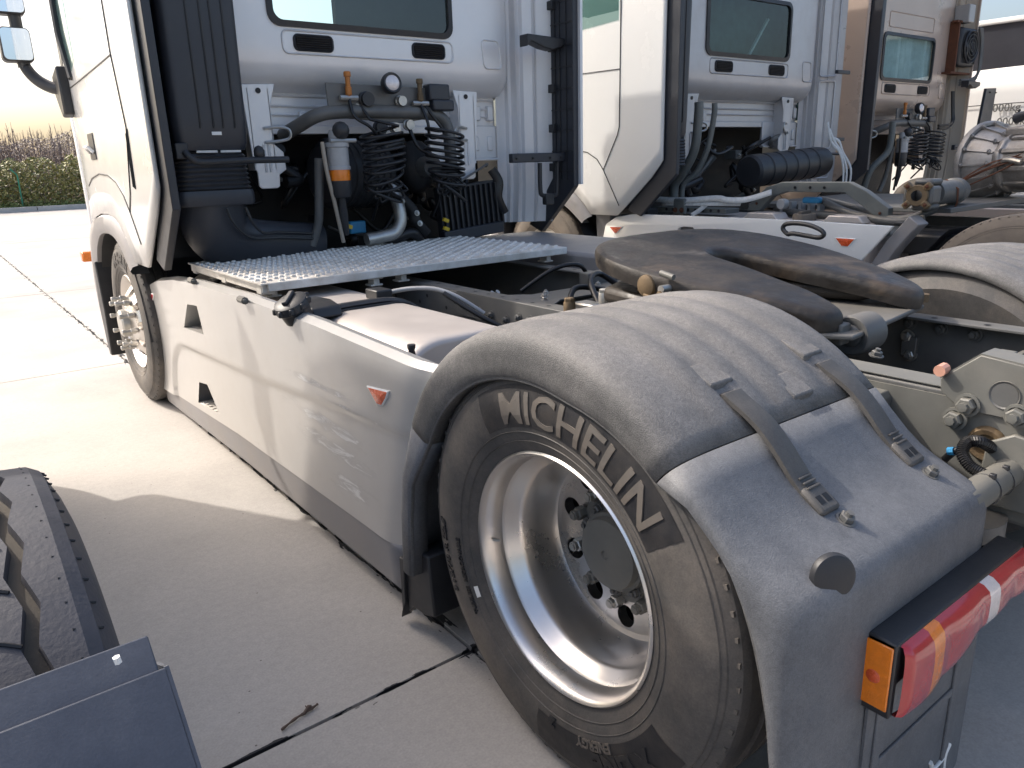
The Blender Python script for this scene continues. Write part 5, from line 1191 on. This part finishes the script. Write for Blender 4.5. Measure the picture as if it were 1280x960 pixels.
# ================================================================== second truck: white, beyond the first
silver2 = mat('pale_silver_cab_paint', (.50, .50, .51), .36, .3, .06, 3, dust=(.25,.22,.2), dustamt=.3, dscale=6)
OFF = Vector((3.42, 0, .04))
T2 = thing('tractor_truck', 'white tractor truck with pale grey rear wall and a webbing strap over its frame', 'truck', (4.62, 1.5, 0), 'tractor trucks parked side by side')
left_side(T2, white, ind=False, alt=True); cab_shell(T2, white, cloth_d, 2.98); rear_wall(T2, silver2, glass_d)
fairing(T2, -.042, -.005, white, 'fairing_edge', False); corner_panel(T2, silver2); lower_wall(T2, silver2); brackets(T2, silver2); intake_duct(T2, full=False, wf=.42)
M().box((-.02, 3.04, .95), (.42, 3.06, 3.4)).build('rear_lining', blackp, T2, smooth=0)
M().box((.5, 3.12, 1.62), (2.35, 3.16, 3.3)).build('sleeper_curtain', mat('dark_green_curtain', (.05, .09, .085), .9, 0, .4, 9), T2, smooth=0)
M().bar((1.32, 3.05, 2.05), (1.62, 3.05, 2.42), .02, .02).build('belt_web', curtain_m, T2)
M().box((.1, 3.5, .75), (2.3, 3.6, 1.58)).build('engine_shade_wall', dark_m, T2, smooth=0); engine_clutter(T2, 8); M().box((.35, 3.1, .45), (2.05, 3.5, .8)).build('engine_sump', dark_m, T2, bevel=.02)  # dark back wall again carries the engine bay's shade
# inner door-like panel on the right with pressed frames
for z0, z1 in ((1.98, 3.3), (1.36, 1.94), (1.10, 1.30)):
    f_ = M().tube([(2.24+.10*(.5-math.cos(0))*0+u, 2.935-u*.6, z) for u, z in rrect(.02, z0, .15, z1, .02, 3)], .008, 6, closed=True).build('panel_pressing', silver2, T2, smooth=60)
for z in (1.42, 1.98): M().box((2.18, 2.70, z), (2.38, 2.73, z+.03)).build('rear_step', navy, T2, bevel=.004)
M().tube([(1.75, 2.72, 1.315), (2.36, 2.70, 1.31)], .012, 8).build('lock_bar', blackp, T2)
OFF = Vector((0, 0, 0))
# grey-green bent pipes behind the cab
for dx, m_ in ((0, chassis_g), (.10, chassis_g)):
    M().tube(spline([(3.75+dx*2.2, 2.70+dx*.3, 1.75), (3.75+dx*2.2, 2.70+dx*.3, 1.66), (3.75+dx*2, 2.725+dx*.4, 1.42), (3.75+dx*1.6, 2.83, 1.25), (3.75+dx, 2.91, 1.15), (3.75+dx, 2.905, .96)], 5), .034 if not dx else .022, 12).build('coolant_pipe', m_, T2, smooth=60)
dr = M().lathe([(0, -.02), (.11, -.02), (.12, -.01)]+[q for k in range(6) for q in ((.128, .0+.16*k), (.128, .125+.16*k), (.121, .13+.16*k), (.121, .155+.16*k))]+[(.12, 1.0), (.05, 1.01), (0, 1.0)], (4.30, 2.62, 1.24), (1, 0, .05), 32).build('air_receiver', blackp, T2, smooth=30)
for k in range(18):
    a = 2*PI*k/18; M().bar((5.312, 2.62+.03*math.cos(a), 1.29+.03*math.sin(a)), (5.312, 2.62+.105*math.cos(a), 1.29+.105*math.sin(a)), .012, .012, (1, 0, 0)).build('pleat', blackp, dr)
# folded frame, platform remains, bearers
fp = [(2.20, .99), (2.16, 1.06), (2.05, 1.15), (1.93, 1.185), (1.46, 1.185), (1.34, 1.13), (1.19, 1.03), (1.19, .86), (1.27, .86), (1.27, .98), (1.40, 1.07), (1.48, 1.12), (1.90, 1.12), (2.0, 1.09), (2.10, .99)]
M().prism(fp, 'x', 3.70, 3.76).build('arch_frame', chassis_g, T2, bevel=.004)
for y, z in ((1.24, .92), (1.24, 1.0), (2.12, 1.04), (1.62, 1.15), (1.72, 1.15), (1.83, 1.15)): bolt(T2, (3.698, y, z), (-1, 0, 0), .45, rust if y < 1.3 or y > 2 else dark_m)
pf2 = M().box((3.62, 2.32, .965), (3.78, 3.02, 1.0)).build('platform', chassis_g, T2, bevel=.004)
M().obox((3.60, 2.72, 1.01), (.03, .12, .12)).build('hinge_plate', chassis_g, pf2, bevel=.02)
for y in (2.69, 2.75): bolt(pf2, (3.583, y, .985), (-1, 0, 0), .9, rust)
for k in range(8): M().cyl((3.619, 2.38+k*.07, .985), (3.6185, 2.38+k*.07, .985), .012, 10).build('slot', dark_m, pf2)
for x in (4.22, 5.02): M().box((x-.04, -1.2, .62), (x+.04, 3.4, .89)).build('chassis_rail', chassis, T2, bevel=.006)
M().box((3.60, 1.22, .20), (4.15, 3.0, .945)).build('fuel_tank', tank_m, T2, bevel=.08, seg=4)
for y in (2.02, 1.42): M().prism([(y-.14, .94), (y-.10, .985), (y+.10, .985), (y+.14, .94)], 'x', 3.60, 3.75).build('tank_bracket', tank_m, T2, bevel=.008)
cap = M().lathe([(.075, .93), (.075, .975), (.07, .985), (.0, .985)], (3.66, 1.72, 0), 'z', 12).build('filler_cap', rubber_t, T2, smooth=30)
M().bar((3.60, 1.72, .992), (3.72, 1.72, .992), .02, .02).build('cap_grip', rubber_t, cap)
M().box((3.60, 1.05, .945), (3.66, 1.10, .958)).build('panel_catch', blackp, T2, bevel=.003)
# side panel
pz = [at(*q, x=3.40) for q in ((1116, 283), (1000, 275.5), (850, 269.5), (790, 267.5), (770, 271), (757, 280))]
poly = [(p.y, p.z) for p in pz]+[(pz[-1].y+.05, .70), (pz[-1].y+.05, .25), (1.35, .25), (1.30, .5), (1.17, .75)]
p2 = M().prism(poly, 'x', 3.40, 3.43).build('side_panel', white, T2, bevel=.006)
b = M(); sp_ = [at(*q, x=3.40) for q in ((842, 300), (848, 285), (855, 283), (866, 284), (872, 292), (874, 300))]; cut(p2, M().prism([(p.y, p.z) for p in sp_], 'x', 3.2, 3.6))
M().box((3.46, sp_[-1].y-.05, .6), (3.48, sp_[0].y+.05, .95)).build('step_well', skirt_m, p2, smooth=0)
tri_reflector(p2, [at(*q, x=3.398) for q in ((1045, 297.5), (1068.5, 299), (1060, 308), (1052, 307)) ], orange_r)
tri_reflector(p2, [at(*q, x=3.398) for q in ((762.5, 283.5), (777.5, 284), (771, 291), (768.5, 291))], orange_r)
M().prism([(3.28, .98), (3.45, .94), (3.42, .55), (3.26, .6)], 'x', 3.42, 3.55).build('corner_filler', skirt_m, T2, bevel=.01)
M().box((3.44, 2.9, .945), (3.56, 3.5, 1.0)).build('step_edge', blackp, T2, bevel=.01)
# wheels of the second truck
def plain_wheel(root, c, m_, sgn=-1):
    ty, pr = tyre(root, c, sgn, R=.52, m=m_, lugs=72)
    M().lathe([(.286, 0), (.27, -sgn*.02), (.25, -sgn*.07), (.14, -sgn*.10), (.13, -sgn*.02), (0, -sgn*.02)], c, 'x', 40).build('rim', steel, root, smooth=40); return ty
plain_wheel(T2, Vector((3.42, 4.10, .52)), rubber_t); plain_wheel(T2, Vector((3.46, .36, .52)), rubber_t)
plain_wheel(T2, Vector((3.80, .36, .52)), rubber_t)
# cut off front piece of its mudguard
M().prism([(1.135, .72), (1.06, .86), (.985, .955), (.943, 1.011), (.88, .965), (.935, .90), (.995, .82), (1.05, .72)], 'x', 3.44, 3.56).build('front_guard', skirt_m, T2, bevel=.006)
M().grid([[(x, .36+.60*math.sin(math.radians(a)), .45+.64*math.cos(math.radians(a))) for x in (3.50, 4.1)] for a in (86, 70, 55, 45, 40)]).build('guard_inner', blackp, T2, smooth=50)
M().box((3.6, .6, .78), (4.2, 1.1, .90)).build('guard_support', blackp, T2, bevel=.02)
# loose cables and valve on its frame
M().box((3.74, 1.68, 1.045), (3.80, 1.80, 1.085)).build('blue_connector', blue_m, T2, bevel=.012)
M().lathe([(.0, 0), (.03, 0), (.036, .01), (.036, .05), (.024, .055), (.022, .0)], (3.68, 1.92, 1.04), 'x', 16).build('hose_end', filt_m, T2, smooth=30)
for pts in ([(3.8, 1.72, 1.07), (3.85, 1.5, 1.02), (3.72, 1.2, .97), (3.70, 1.05, .98), (3.78, .95, 1.03)], [(3.8, 1.66, 1.05), (3.75, 1.45, .99), (3.68, 1.15, .955), (3.72, .98, .98)], [(3.9, 2.1, 1.0), (3.8, 1.9, .98), (3.78, 1.6, .97), (3.7, 1.3, .96)]):
    M().tube(spline(pts, 6), .024, 8).build('cable_loom', chassis, T2, smooth=60)
M().box((3.86, .9, 1.0), (5.3, 2.3, 1.03)).build('frame_deck', chassis, T2, bevel=.004)
for k in range(5): M().box((3.80, 1.70+k*.07, .97), (3.86, 1.72+k*.07, 1.05)).build('loom_clip', filt_m, T2, smooth=0)
# webbing strap thrown over the second truck's frame
def ribbon(pts, w_, up=(0, 0, 1), n=5):
    q = spline(pts, n); rows = []
    for i in range(len(q)):
        d = (q[min(i+1, len(q)-1)]-q[max(i-1, 0)]).normalized(); s_ = d.cross(Vector(up)).normalized(); rows.append([q[i]-s_*w_, q[i]+s_*w_])
    return M().grid(rows)
wb = M()
for pts, w_, up in (([(3.60, 2.98, 1.06), (3.60, 2.7, 1.055), (3.61, 2.4, 1.075), (3.60, 2.30, 1.065), (3.62, 2.15, 1.07), (3.66, 1.98, 1.12)], .022, (-1, 0, .5)), ([(3.62, 2.45, 1.06), (3.58, 2.52, .99), (3.56, 2.58, .95)], .018, (-1, 0, .2)), ([(3.60, 2.9, 1.03), (3.60, 2.5, 1.035), (3.63, 2.2, 1.04)], .018, (-1, 0, .6))):
    o_ = ribbon(pts, w_, up); wb.add(o_.v, o_.f)
tag(wb.build('ratchet_strap', web_m, smooth=60, solid=.003), 'white webbing strap bundled along the white truck\'s frame', 'strap')
wb = M()
for dx in (0, .05, .12):
    o_ = ribbon([(5.06+dx*.6, 2.44, 1.60-dx), (5.12+dx, 2.43, 1.45), (5.25+dx*.4, 2.42, 1.36), (5.33+dx, 2.42, 1.22), (5.36+dx*.8, 2.43, 1.04)], .014, (0, -1, 0)); wb.add(o_.v, o_.f)
tag(wb.build('lashing_strap', web_m, smooth=60, solid=.003), 'white lashing straps hanging over the black air drum', 'strap')

# ================================================================== third truck: beige
OFF = Vector((6.40, .18, -.02))
T3 = thing('tractor_truck', 'beige tractor truck with curtained rear window and a cooling fan beside it', 'truck', (7.6, 1.7, 0), 'tractor trucks parked side by side')
left_side(T3, beige, beige_dark, ind=False); cab_shell(T3, beige, cloth_d, 2.78); rear_wall(T3, beige, glass_m)
fairing(T3, -.042, -.005, beige, 'fairing_edge', False); corner_panel(T3, beige_dark); lower_wall(T3, beige); brackets(T3, beige); air_station(T3, False); intake_duct(T3, full=False, wf=.42)
M().box((-.02, 3.04, .95), (.42, 3.06, 3.4)).build('rear_lining', blackp, T3, smooth=0)
rows = [[(.60+1.15*k/60, 2.945+.018*math.sin(k*1.05)+.008*math.sin(k*2.3), z) for z in (1.9, 2.6)] for k in range(61)]
M().grid(rows).build('window_curtain', curtain_m, T3, smooth=60)
M().box((.1, 3.5, .75), (2.3, 3.6, 1.58)).build('engine_shade_wall', dark_m, T3, smooth=0)  # same dark wall, shade of the engine opening held in its colour
step_rails(T3)
M().tube(spline([(.60, 2.70, 1.66), (.60, 2.70, 1.5), (.58, 2.72, 1.36), (.45, 2.8, 1.2), (.42, 2.85, .98)], 5), .032, 10).build('coolant_pipe', chassis_g, T3, smooth=60)
# condenser fan on a rusty bracket
fu = M().box((2.08, 2.78, 2.26), (2.50, 2.90, 2.66)).build('condenser_fan', blackp, T3, bevel=.03)
M().lathe([(.165, 0), (.175, -.02), (.165, -.03), (.155, -.02)], (2.29, 2.775, 2.46), 'y', 32).build('fan_shroud', blackp, fu, smooth=40)
for k in range(7):
    a = 2*PI*k/7; M().bar((2.29+.03*math.cos(a), 2.77, 2.46+.03*math.sin(a)), (2.29+.15*math.cos(a+.3), 2.765, 2.46+.15*math.sin(a+.3)), .045, .006, (.3, -1, .2)).build('fan_blade', navy, fu)
for r_ in (.05, .09, .13): M().tube([(2.29+r_*math.cos(2*PI*k/28), 2.745, 2.46+r_*math.sin(2*PI*k/28)) for k in range(28)], .004, 5, closed=True).build('guard_ring', chassis, fu)
M().box((2.035, 2.80, 2.20), (2.06, 2.92, 2.72)).build('fan_bracket', rust, fu, smooth=0); M().box((1.96, 2.80, 2.18), (2.50, 2.92, 2.20)).build('fan_bracket', rust, fu, smooth=0); M().box((1.98, 2.80, 2.70), (2.2, 2.86, 2.72)).build('fan_bracket', rust, fu, smooth=0)
M().box((2.10, 2.74, 2.70), (2.24, 2.90, 2.88)).build('dryer', filt_m, fu, bevel=.01)
for dx in (0, .06, .12): M().tube(spline([(2.40+dx*.5, 2.74, 2.66), (2.46+dx*.3, 2.73, 2.5), (2.45+dx*.3, 2.72, 2.2+dx*.3), (2.36, 2.74, 2.08+dx*.4), (2.12, 2.76, 2.06+dx*.4)], 5), .014, 7).build('refrigerant_hose', chassis, fu, smooth=60)
for dx in (0, .035): M().tube(spline([(2.10+dx, 2.82, 2.0), (2.12+dx, 2.80, 1.78), (2.10+dx, 2.78, 1.68), (1.98, 2.76, 1.64-dx), (1.78, 2.78, 1.63-dx*.8)], 5), .013, 7).build('hose_pair', hose_m, T3, smooth=60)
M().prism([(2.44, 2.02), (2.70, 2.03), (2.66, 1.40), (2.34, 1.40)], 'y', 2.60, 2.63).build('rubber_flap', navy, T3, bevel=.004)
for x, z in ((2.53, 1.98), (2.69, 1.98)): bolt(T3, (x, 2.598, z), (0, -1, 0), .5, blackp)
for x in (.80, 1.60): M().box((x-.04, -1.2, .60), (x+.04, 3.4, .86)).build('chassis_rail', chassis, T3, bevel=.006)
M().box((-.02, 1.0, .25), (.02, 3.1, .88)).build('side_panel', beige, T3, bevel=.01)
plain_wheel(T3, Vector((0, .3, .52)), rubber_t); plain_wheel(T3, Vector((0, 4.1, .52)), rubber_t)
OFF = Vector((0, 0, 0))

# ================================================================== gearbox and shaft lying on the white truck's frame
G = thing('gearbox', 'grey cast gearbox with rusty wire lying on the white truck\'s frame', 'gearbox', (5.0, 1.0, 1.03))
gc = Vector((5.12, 1.22, 1.25)); gax = Vector((-.36, -.93, .04)).normalized(); ge1 = Vector((.93, -.36, 0)).normalized(); ge2 = gax.cross(ge1)
b = M().lathe([(.265, .02), (.285, .02), (.295, .0), (.295, -.015), (.275, -.02), (.262, .0), (.25, .05), (.225, .12), (.20, .17), (.185, .20), (0, .20)], gc, tuple(gax), 44); bell = b.build('bell_housing', cast, G, smooth=35)
for k in range(16):
    a = 2*PI*k/16; e = ge1*math.cos(a)+ge2*math.sin(a)
    bolt(bell, gc+e*.273+gax*.02, tuple(gax), .9, cast); bolt(bell, gc+e*.205+gax*.165, tuple(gax), .9, cast)
    M().bar(gc+e*.262+gax*.02, gc+e*.19+gax*.19, .012, .03, tuple(e)).build('rib', cast, bell)
m3 = Matrix((gax, ge1, ge2)).transposed()
body = M().lathe([(.19, .19), (.205, .20), (.205, .24), (.18, .25), (.175, .46), (.195, .47), (.195, .50), (.15, .52), (.13, .70), (0, .70)], gc-ge2*.0, tuple(gax), 12).build('gear_case', cast, G, bevel=.012, smooth=30)
for k in range(10):
    a = 2*PI*k/10+.2; e = ge1*math.cos(a)+ge2*math.sin(a)
    M().obox(gc+e*.185+gax*.35, (.20, .03, .02), Matrix((gax, e.cross(gax), e)).transposed()).build('rib', cast, body, bevel=.004); bolt(body, gc+e*.19+gax*.245, tuple(-gax), .9, cast); bolt(body, gc+e*.178+gax*.503, tuple(gax), .8, cast)
M().obox(gc+gax*.30+ge2*.20, (.26, .16, .07), m3).build('top_cover', cast, body, bevel=.02)
M().obox(gc+gax*.36+ge2*.25, (.12, .10, .06), m3).build('shift_block', chassis, body, bevel=.015)
M().obox(gc+gax*.33+ge2*.285+ge1*-.02, (.03, .025, .02), m3).build('yellow_plug', MATS['yellow_plastic'], body, bevel=.004)
M().tube([gc+gax*.18+ge2*.29, gc+gax*.26+ge2*.31, gc+gax*.5+ge2*.24], [.035, .028, .024], 10).build('shift_cylinder', navy, body, smooth=40)
M().tube(spline([gc+ge2*-.05+gax*.20-ge1*.2, gc+gax*.30-ge1*.2+ge2*.02, gc+gax*.42-ge1*.19+ge2*.0], 4), .018, 8).build('silver_plug', steel, body)
for k in range(4):
    random.seed(40+k); sp0 = gc+gax*.1-ge1*.30-ge2*.08*k
    pts = [gc-ge1*(.55-.05*k)-ge2*.22, gc+gax*.25-ge1*.24+ge2*random.uniform(-.08, .06), gc+gax*.53-ge1*.10+ge2*random.uniform(.02, .10), gc+gax*.56+ge1*.03+ge2*random.uniform(-.05, .08), gc+gax*.52+ge1*.15-ge2*.12, gc+gax*.4+ge1*.16-ge2*.24]
    M().tube(spline(pts, 6), .005, 5).build('rusty_wire', rust, G, smooth=60)
SH = thing('propeller_shaft', 'dark grey propeller shaft with rusty yoke resting against the gearbox', 'shaft', (3.9, .98, 1.03))
s0 = Vector((3.47, .93, 1.12)); s1 = Vector((4.30, 1.05, 1.11)); sd_ = (s1-s0).normalized(); su = Vector((0, 0, 1)); sv = sd_.cross(su)
tb_ = M().tube([s0.lerp(s1, .33), s0.lerp(s1, .80), s0.lerp(s1, .81), s0.lerp(s1, .9), s0.lerp(s1, .91), s1], [.07, .07, .08, .08, .065, .065], 24).build('shaft_tube', chassis, SH, smooth=35)
c1 = s0.lerp(s1, .20)
for s_ in (-1, 1): M().prism([(p[0], p[1]) for p in ((0, 0),)] if False else [(0, -.06), (.10, -.075), (.20, -.05), (.20, .05), (.10, .075), (0, .06)], 'y', -.018, .018).v
for s_ in (-1, 1):
    m3 = Matrix((sd_, sv, su)).transposed(); M().obox(c1+sd_*.03+su*s_*.07, (.20, .10, .035), m3).build('yoke_arm', chassis, SH, bevel=.015)
    M().obox(c1-sd_*.06+sv*s_*.06, (.16, .035, .10), m3).build('yoke_arm', chassis, SH, bevel=.015)
M().ball(c1, .06, 14).build('universal_joint', chassis, SH, smooth=60)
fl = M().lathe([(.03, .0), (.055, .0), (.06, .012), (.055, .03), (.04, .035)], c1-sd_*.16, tuple(sd_), 20).build('yoke_flange', brown_m, SH, smooth=35)
for k in range(4):
    a = PI/4+k*PI/2; e = su*math.cos(a)+sv*math.sin(a); M().obox(c1-sd_*.145+e*.07, (.04, .035, .045), Matrix((sd_, e.cross(sd_), e)).transposed()).build('flange_lug', brown_m, fl, bevel=.008); bolt(fl, c1-sd_*.165+e*.07, tuple(-sd_), .5, rust)
for dx in (.62, .64): M().tube([s0.lerp(s1, dx)+Vector((0, .0, .075)), s0.lerp(s1, dx)+Vector((0, -.075, .02)), s0.lerp(s1, dx)+Vector((0, -.08, -.06)), s0.lerp(s1, dx)+Vector((.0, -.06, -.12))], .004, 5).build('rusty_wire', rust, SH)

# ================================================================== fourth truck: white cab side with dark glass
T4 = thing('tractor_truck', 'far white truck with dark side glass and weight figures on its door', 'truck', (11.3, 2.6, 0), 'tractor trucks parked side by side')
rows = []
for k in range(25):
    y = 1.0+k*.16; t = (y-1.0)/3.84; top = 2.30-.10*abs(y-2.9)**1.6*.25; rows.append([(10.0+.02*math.sin(PI*j/6), y, .55+(top-.55)*j/6) for j in range(7)])
d4 = M().grid(rows).build('door_side', white, T4, smooth=60, solid=.02)
M().prism([(1.0, 2.1), (4.84, 2.0), (4.75, 2.6), (4.3, 2.84), (1.2, 2.80)], 'x', 10.03, 10.05).build('side_glass', mat('dark_side_glass', (.035, .037, .045), .15, 0, .1, 3, coat=.3), T4, smooth=0)
M().prism([(1.0, 2.79), (4.35, 2.82), (4.2, 2.88), (1.0, 2.86)], 'x', 9.98, 12.4).build('roof', white, T4, bevel=.02)
M().box((10.05, 4.6, .5), (12.4, 4.9, 2.3)).build('front_panel', white, T4, bevel=.05); M().box((10.05, 1.0, .5), (12.4, 1.05, 2.8)).build('rear_wall', white, T4, smooth=0)
M().tube([(9.985, 1.0, 1.86), (9.975, 2.9, 1.875), (9.985, 4.8, 1.86)], .006, 5).build('door_line', blackp, T4)
frame_text('lettering', '000kg', .13, at(1240, 140, x=9.965), (0, -1, 0), (0, 0, 1), chassis, d4, .002)
frame_text('lettering', '0000kg', .13, at(1245, 157, x=9.965), (0, -1, 0), (0, 0, 1), chassis, d4, .002)
M().ball(at(1274, 138, x=9.97), .02, 8).build('door_lock', blackp, T4, smooth=60)
plain_wheel(T4, Vector((10.02, 3.9, .52)), rubber)

# ================================================================== neighbour on the near side: wheel and guard at the bottom left
T0 = thing('tractor_truck', 'near dark truck with uncovered ribbed rear tyre and grey plastic rear guard', 'truck', (-2.1, 1.2, 0), 'tractor trucks parked side by side')
c = Vector((-1.030, -.05, .50)); R = .50; W = .145
def zig(th, ph): q = (th*34/(2*PI)+ph) % 1; return (abs(q-.5)*4-1)*.005
NT = 34*8
b = M(); rows = []
tread_slate = mat('worn_tread_rubber', (.040, .041, .050), .62, 0, .25, 14, .35, 160, dust=(.10,.09,.085), dustamt=.5, dscale=6)
for k in range(NT+1):
    th = 2*PI*k/NT; z1 = zig(th, 0); z2 = zig(th, .5); e = Vector((0, math.sin(th), math.cos(th)))
    prof = [(.40, -W-.01), (.455, -W-.006), (.485, -W+.004), (.497, -W+.022), (.501, -.10+z2), (.487, -.096+z2), (.487, -.084+z2), (.503, -.082+z2), (.505, -.009+z1), (.490, -.007+z1), (.490, .007+z1), (.505, .009+z1), (.503, .078+z2), (.487, .080+z2), (.487, .092+z2), (.502, .094+z2), (.499, W-.018), (.490, W-.004), (.470, W+.004), (.455, W+.010), (.43, W+.016), (.38, W+.018), (.30, W+.004)]
    rows.append([c+Vector((x, 0, 0))+e*r for r, x in prof])
ty = M().grid(rows).build('tyre', tread_slate, T0, smooth=25)
# tan dust lying in the tread grooves
groove_m = mat('groove_dust', (.085, .073, .058), .9, 0, .2, 30, .4, 120)
for x0, pz_ in ((-.090, .5), (.0, 0), (.086, .5)):
    M().grid([[c+Vector((x0+d_+zig(2*PI*k/NT, pz_), 0, 0))+Vector((0, math.sin(2*PI*k/NT), math.cos(2*PI*k/NT)))*.4895 for d_ in (-.007, .007)] for k in range(NT+1)]).build('groove_floor', groove_m, ty, smooth=60)
# curved sipes across the ribs and shoulder nicks
me = None
for k in range(46):
    th = 2*PI*k/46; e = lambda t: Vector((0, math.sin(t), math.cos(t)))
    for x0 in (.045, -.045):
        pts = [c+Vector((x0+dx, 0, 0))+e(th+dt)*.5045 for dx, dt in ((-.030, -.012), (-.012, .016), (.008, .020), (.030, -.006))]
        M().tube(spline(pts, 3), .0022, 5).build('sipe', dark_m, ty)
    for j in (0, .5):
        t2 = th+2*PI*j/46; M().tube([c+Vector((W-.026, 0, 0))+e(t2)*.4995, c+Vector((W+.002, 0, 0))+e(t2)*.4835], .0016, 5).build('sipe', dark_m, ty)
M().lathe([(.30, W+.004), (.285, W-.0), (.27, W-.04), (.14, W-.09), (0, W-.09)], c, 'x', 40).build('rim', steel, T0, smooth=40)
guard_t0 = mat('slate_guard_plastic', (.055, .062, .080), .5, 0, .1, 6, .08, 420, dust=(.12,.125,.14), dustamt=.5, dscale=3, grain=.08)
gpz = [(-.402, .946), (-.418, .934), (-.437, .918), (-.4375, .9177), (-.50, .86), (-.58, .78), (-.63, .70), (-.66, .62), (-.67, .30)]
def strip(path, th, x0, x1):
    inn = []
    for i, p in enumerate(path):
        q0 = Vector(path[max(i-1, 0)]); q1 = Vector(path[min(i+1, len(path)-1)]); d = (q1-q0).normalized(); inn.append((p[0]-d.y*th, p[1]+d.x*th) if False else (p[0]+abs(d.y)*th, p[1]-abs(d.x)*th))
    return M().prism(path+inn[::-1], 'x', x0, x1)
rg = strip([(-.402, .946), (-.46, .898)], .006, -1.5, -.857).build('guard_lip', guard_t0, T0, bevel=.002)
lp = [(-.436, .927), (-.47, .897), (-.52, .850), (-.58, .785), (-.63, .70), (-.66, .60), (-.67, .30)]
rgm = strip(lp, .006, -1.5, -.850).build('rear_guard', guard_t0, T0, bevel=.002)
M().prism(lp+[(y+.06, z-.03) for y, z in lp[::-1]], 'x', -.853, -.849).build('guard_cheek', guard_t0, rgm, smooth=0)
M().obox((-.93, -.50, .872), (.05, .06, .004), Matrix.Rotation(-.76, 3, 'X')).build('guard_pad', guard_t0, rgm, bevel=.001)
M().tube([at(146, 826, y=-.43)+Vector((0, 0, .004)), at(149, 833, y=-.43)+Vector((0, 0, .004))], .0035, 6).build('paint_chip', pale_m, rg)
rows = [[(x, -.05+.60*math.sin(math.radians(a)), .47+.58*math.cos(math.radians(a))) for x in (-.868, -.862, -.90, -1.2, -1.5)] for a in (56, 58, 64, 70, 78, 86, 94)]
M().grid(rows).build('front_guard', rubber_b, T0, smooth=50, solid=.012)
for x in (-2.5, -1.7): M().box((x-.04, -1.0 if x < -2 else -.6, .60), (x+.04, 3.3, .86)).build('chassis_rail', chassis, T0, bevel=.006)
# unseen low cab and sill, added and shaped for the shade they cast
cabp = [(1.2, .95), (1.08, 2.13), (1.54, 2.41), (1.66, 2.45), (2.6, 2.45), (2.85, 2.37), (3.1, 1.85), (3.24, 1.7), (3.26, .95), (3.18, .85), (1.3, .9)]
M().prism(cabp, 'x', -3.30, -.885).build('shadow_cab', white, T0, bevel=.05, seg=3)
M().prism([(.70, .25), (.66, .84), (1.3, .88), (3.0, .88), (3.05, .25)], 'x', -.99, -.965).build('side_panel', silver, T0, bevel=.01)  # unseen sill panel added to stop sun passing under the cab
M().prism([(1.6, 1.7), (2.6, 1.7), (2.75, 2.25), (1.6, 2.3)], 'x', -.886, -.880).build('door_window', glass_d, T0, smooth=0)
M().lathe([(.28, .0), (.33, .03), (.42, .03), (.49, -.02), (.49, -.26), (.42, -.29), (.28, -.28)], (-.95, 2.7, .49), 'x', 48).build('front_tyre', rubber, T0, smooth=40)
M().lathe([(.28, .0), (.33, .03), (.42, .03), (.49, -.02), (.49, -.26), (.42, -.29), (.28, -.28)], (-3.2, -.05, .49), 'x', 48, sgn=-1).build('left_tyre', rubber, T0, smooth=40)
M().tube([(-.9, 3.12, 1.6), (-.80, 3.25, 1.65), (-.76, 3.28, 1.75)], .02, 8).build('mirror_arm', blackp, T0); M().box((-.84, 3.24, 1.75), (-.74, 3.30, 2.15)).build('mirror_head', blackp, T0, bevel=.02)
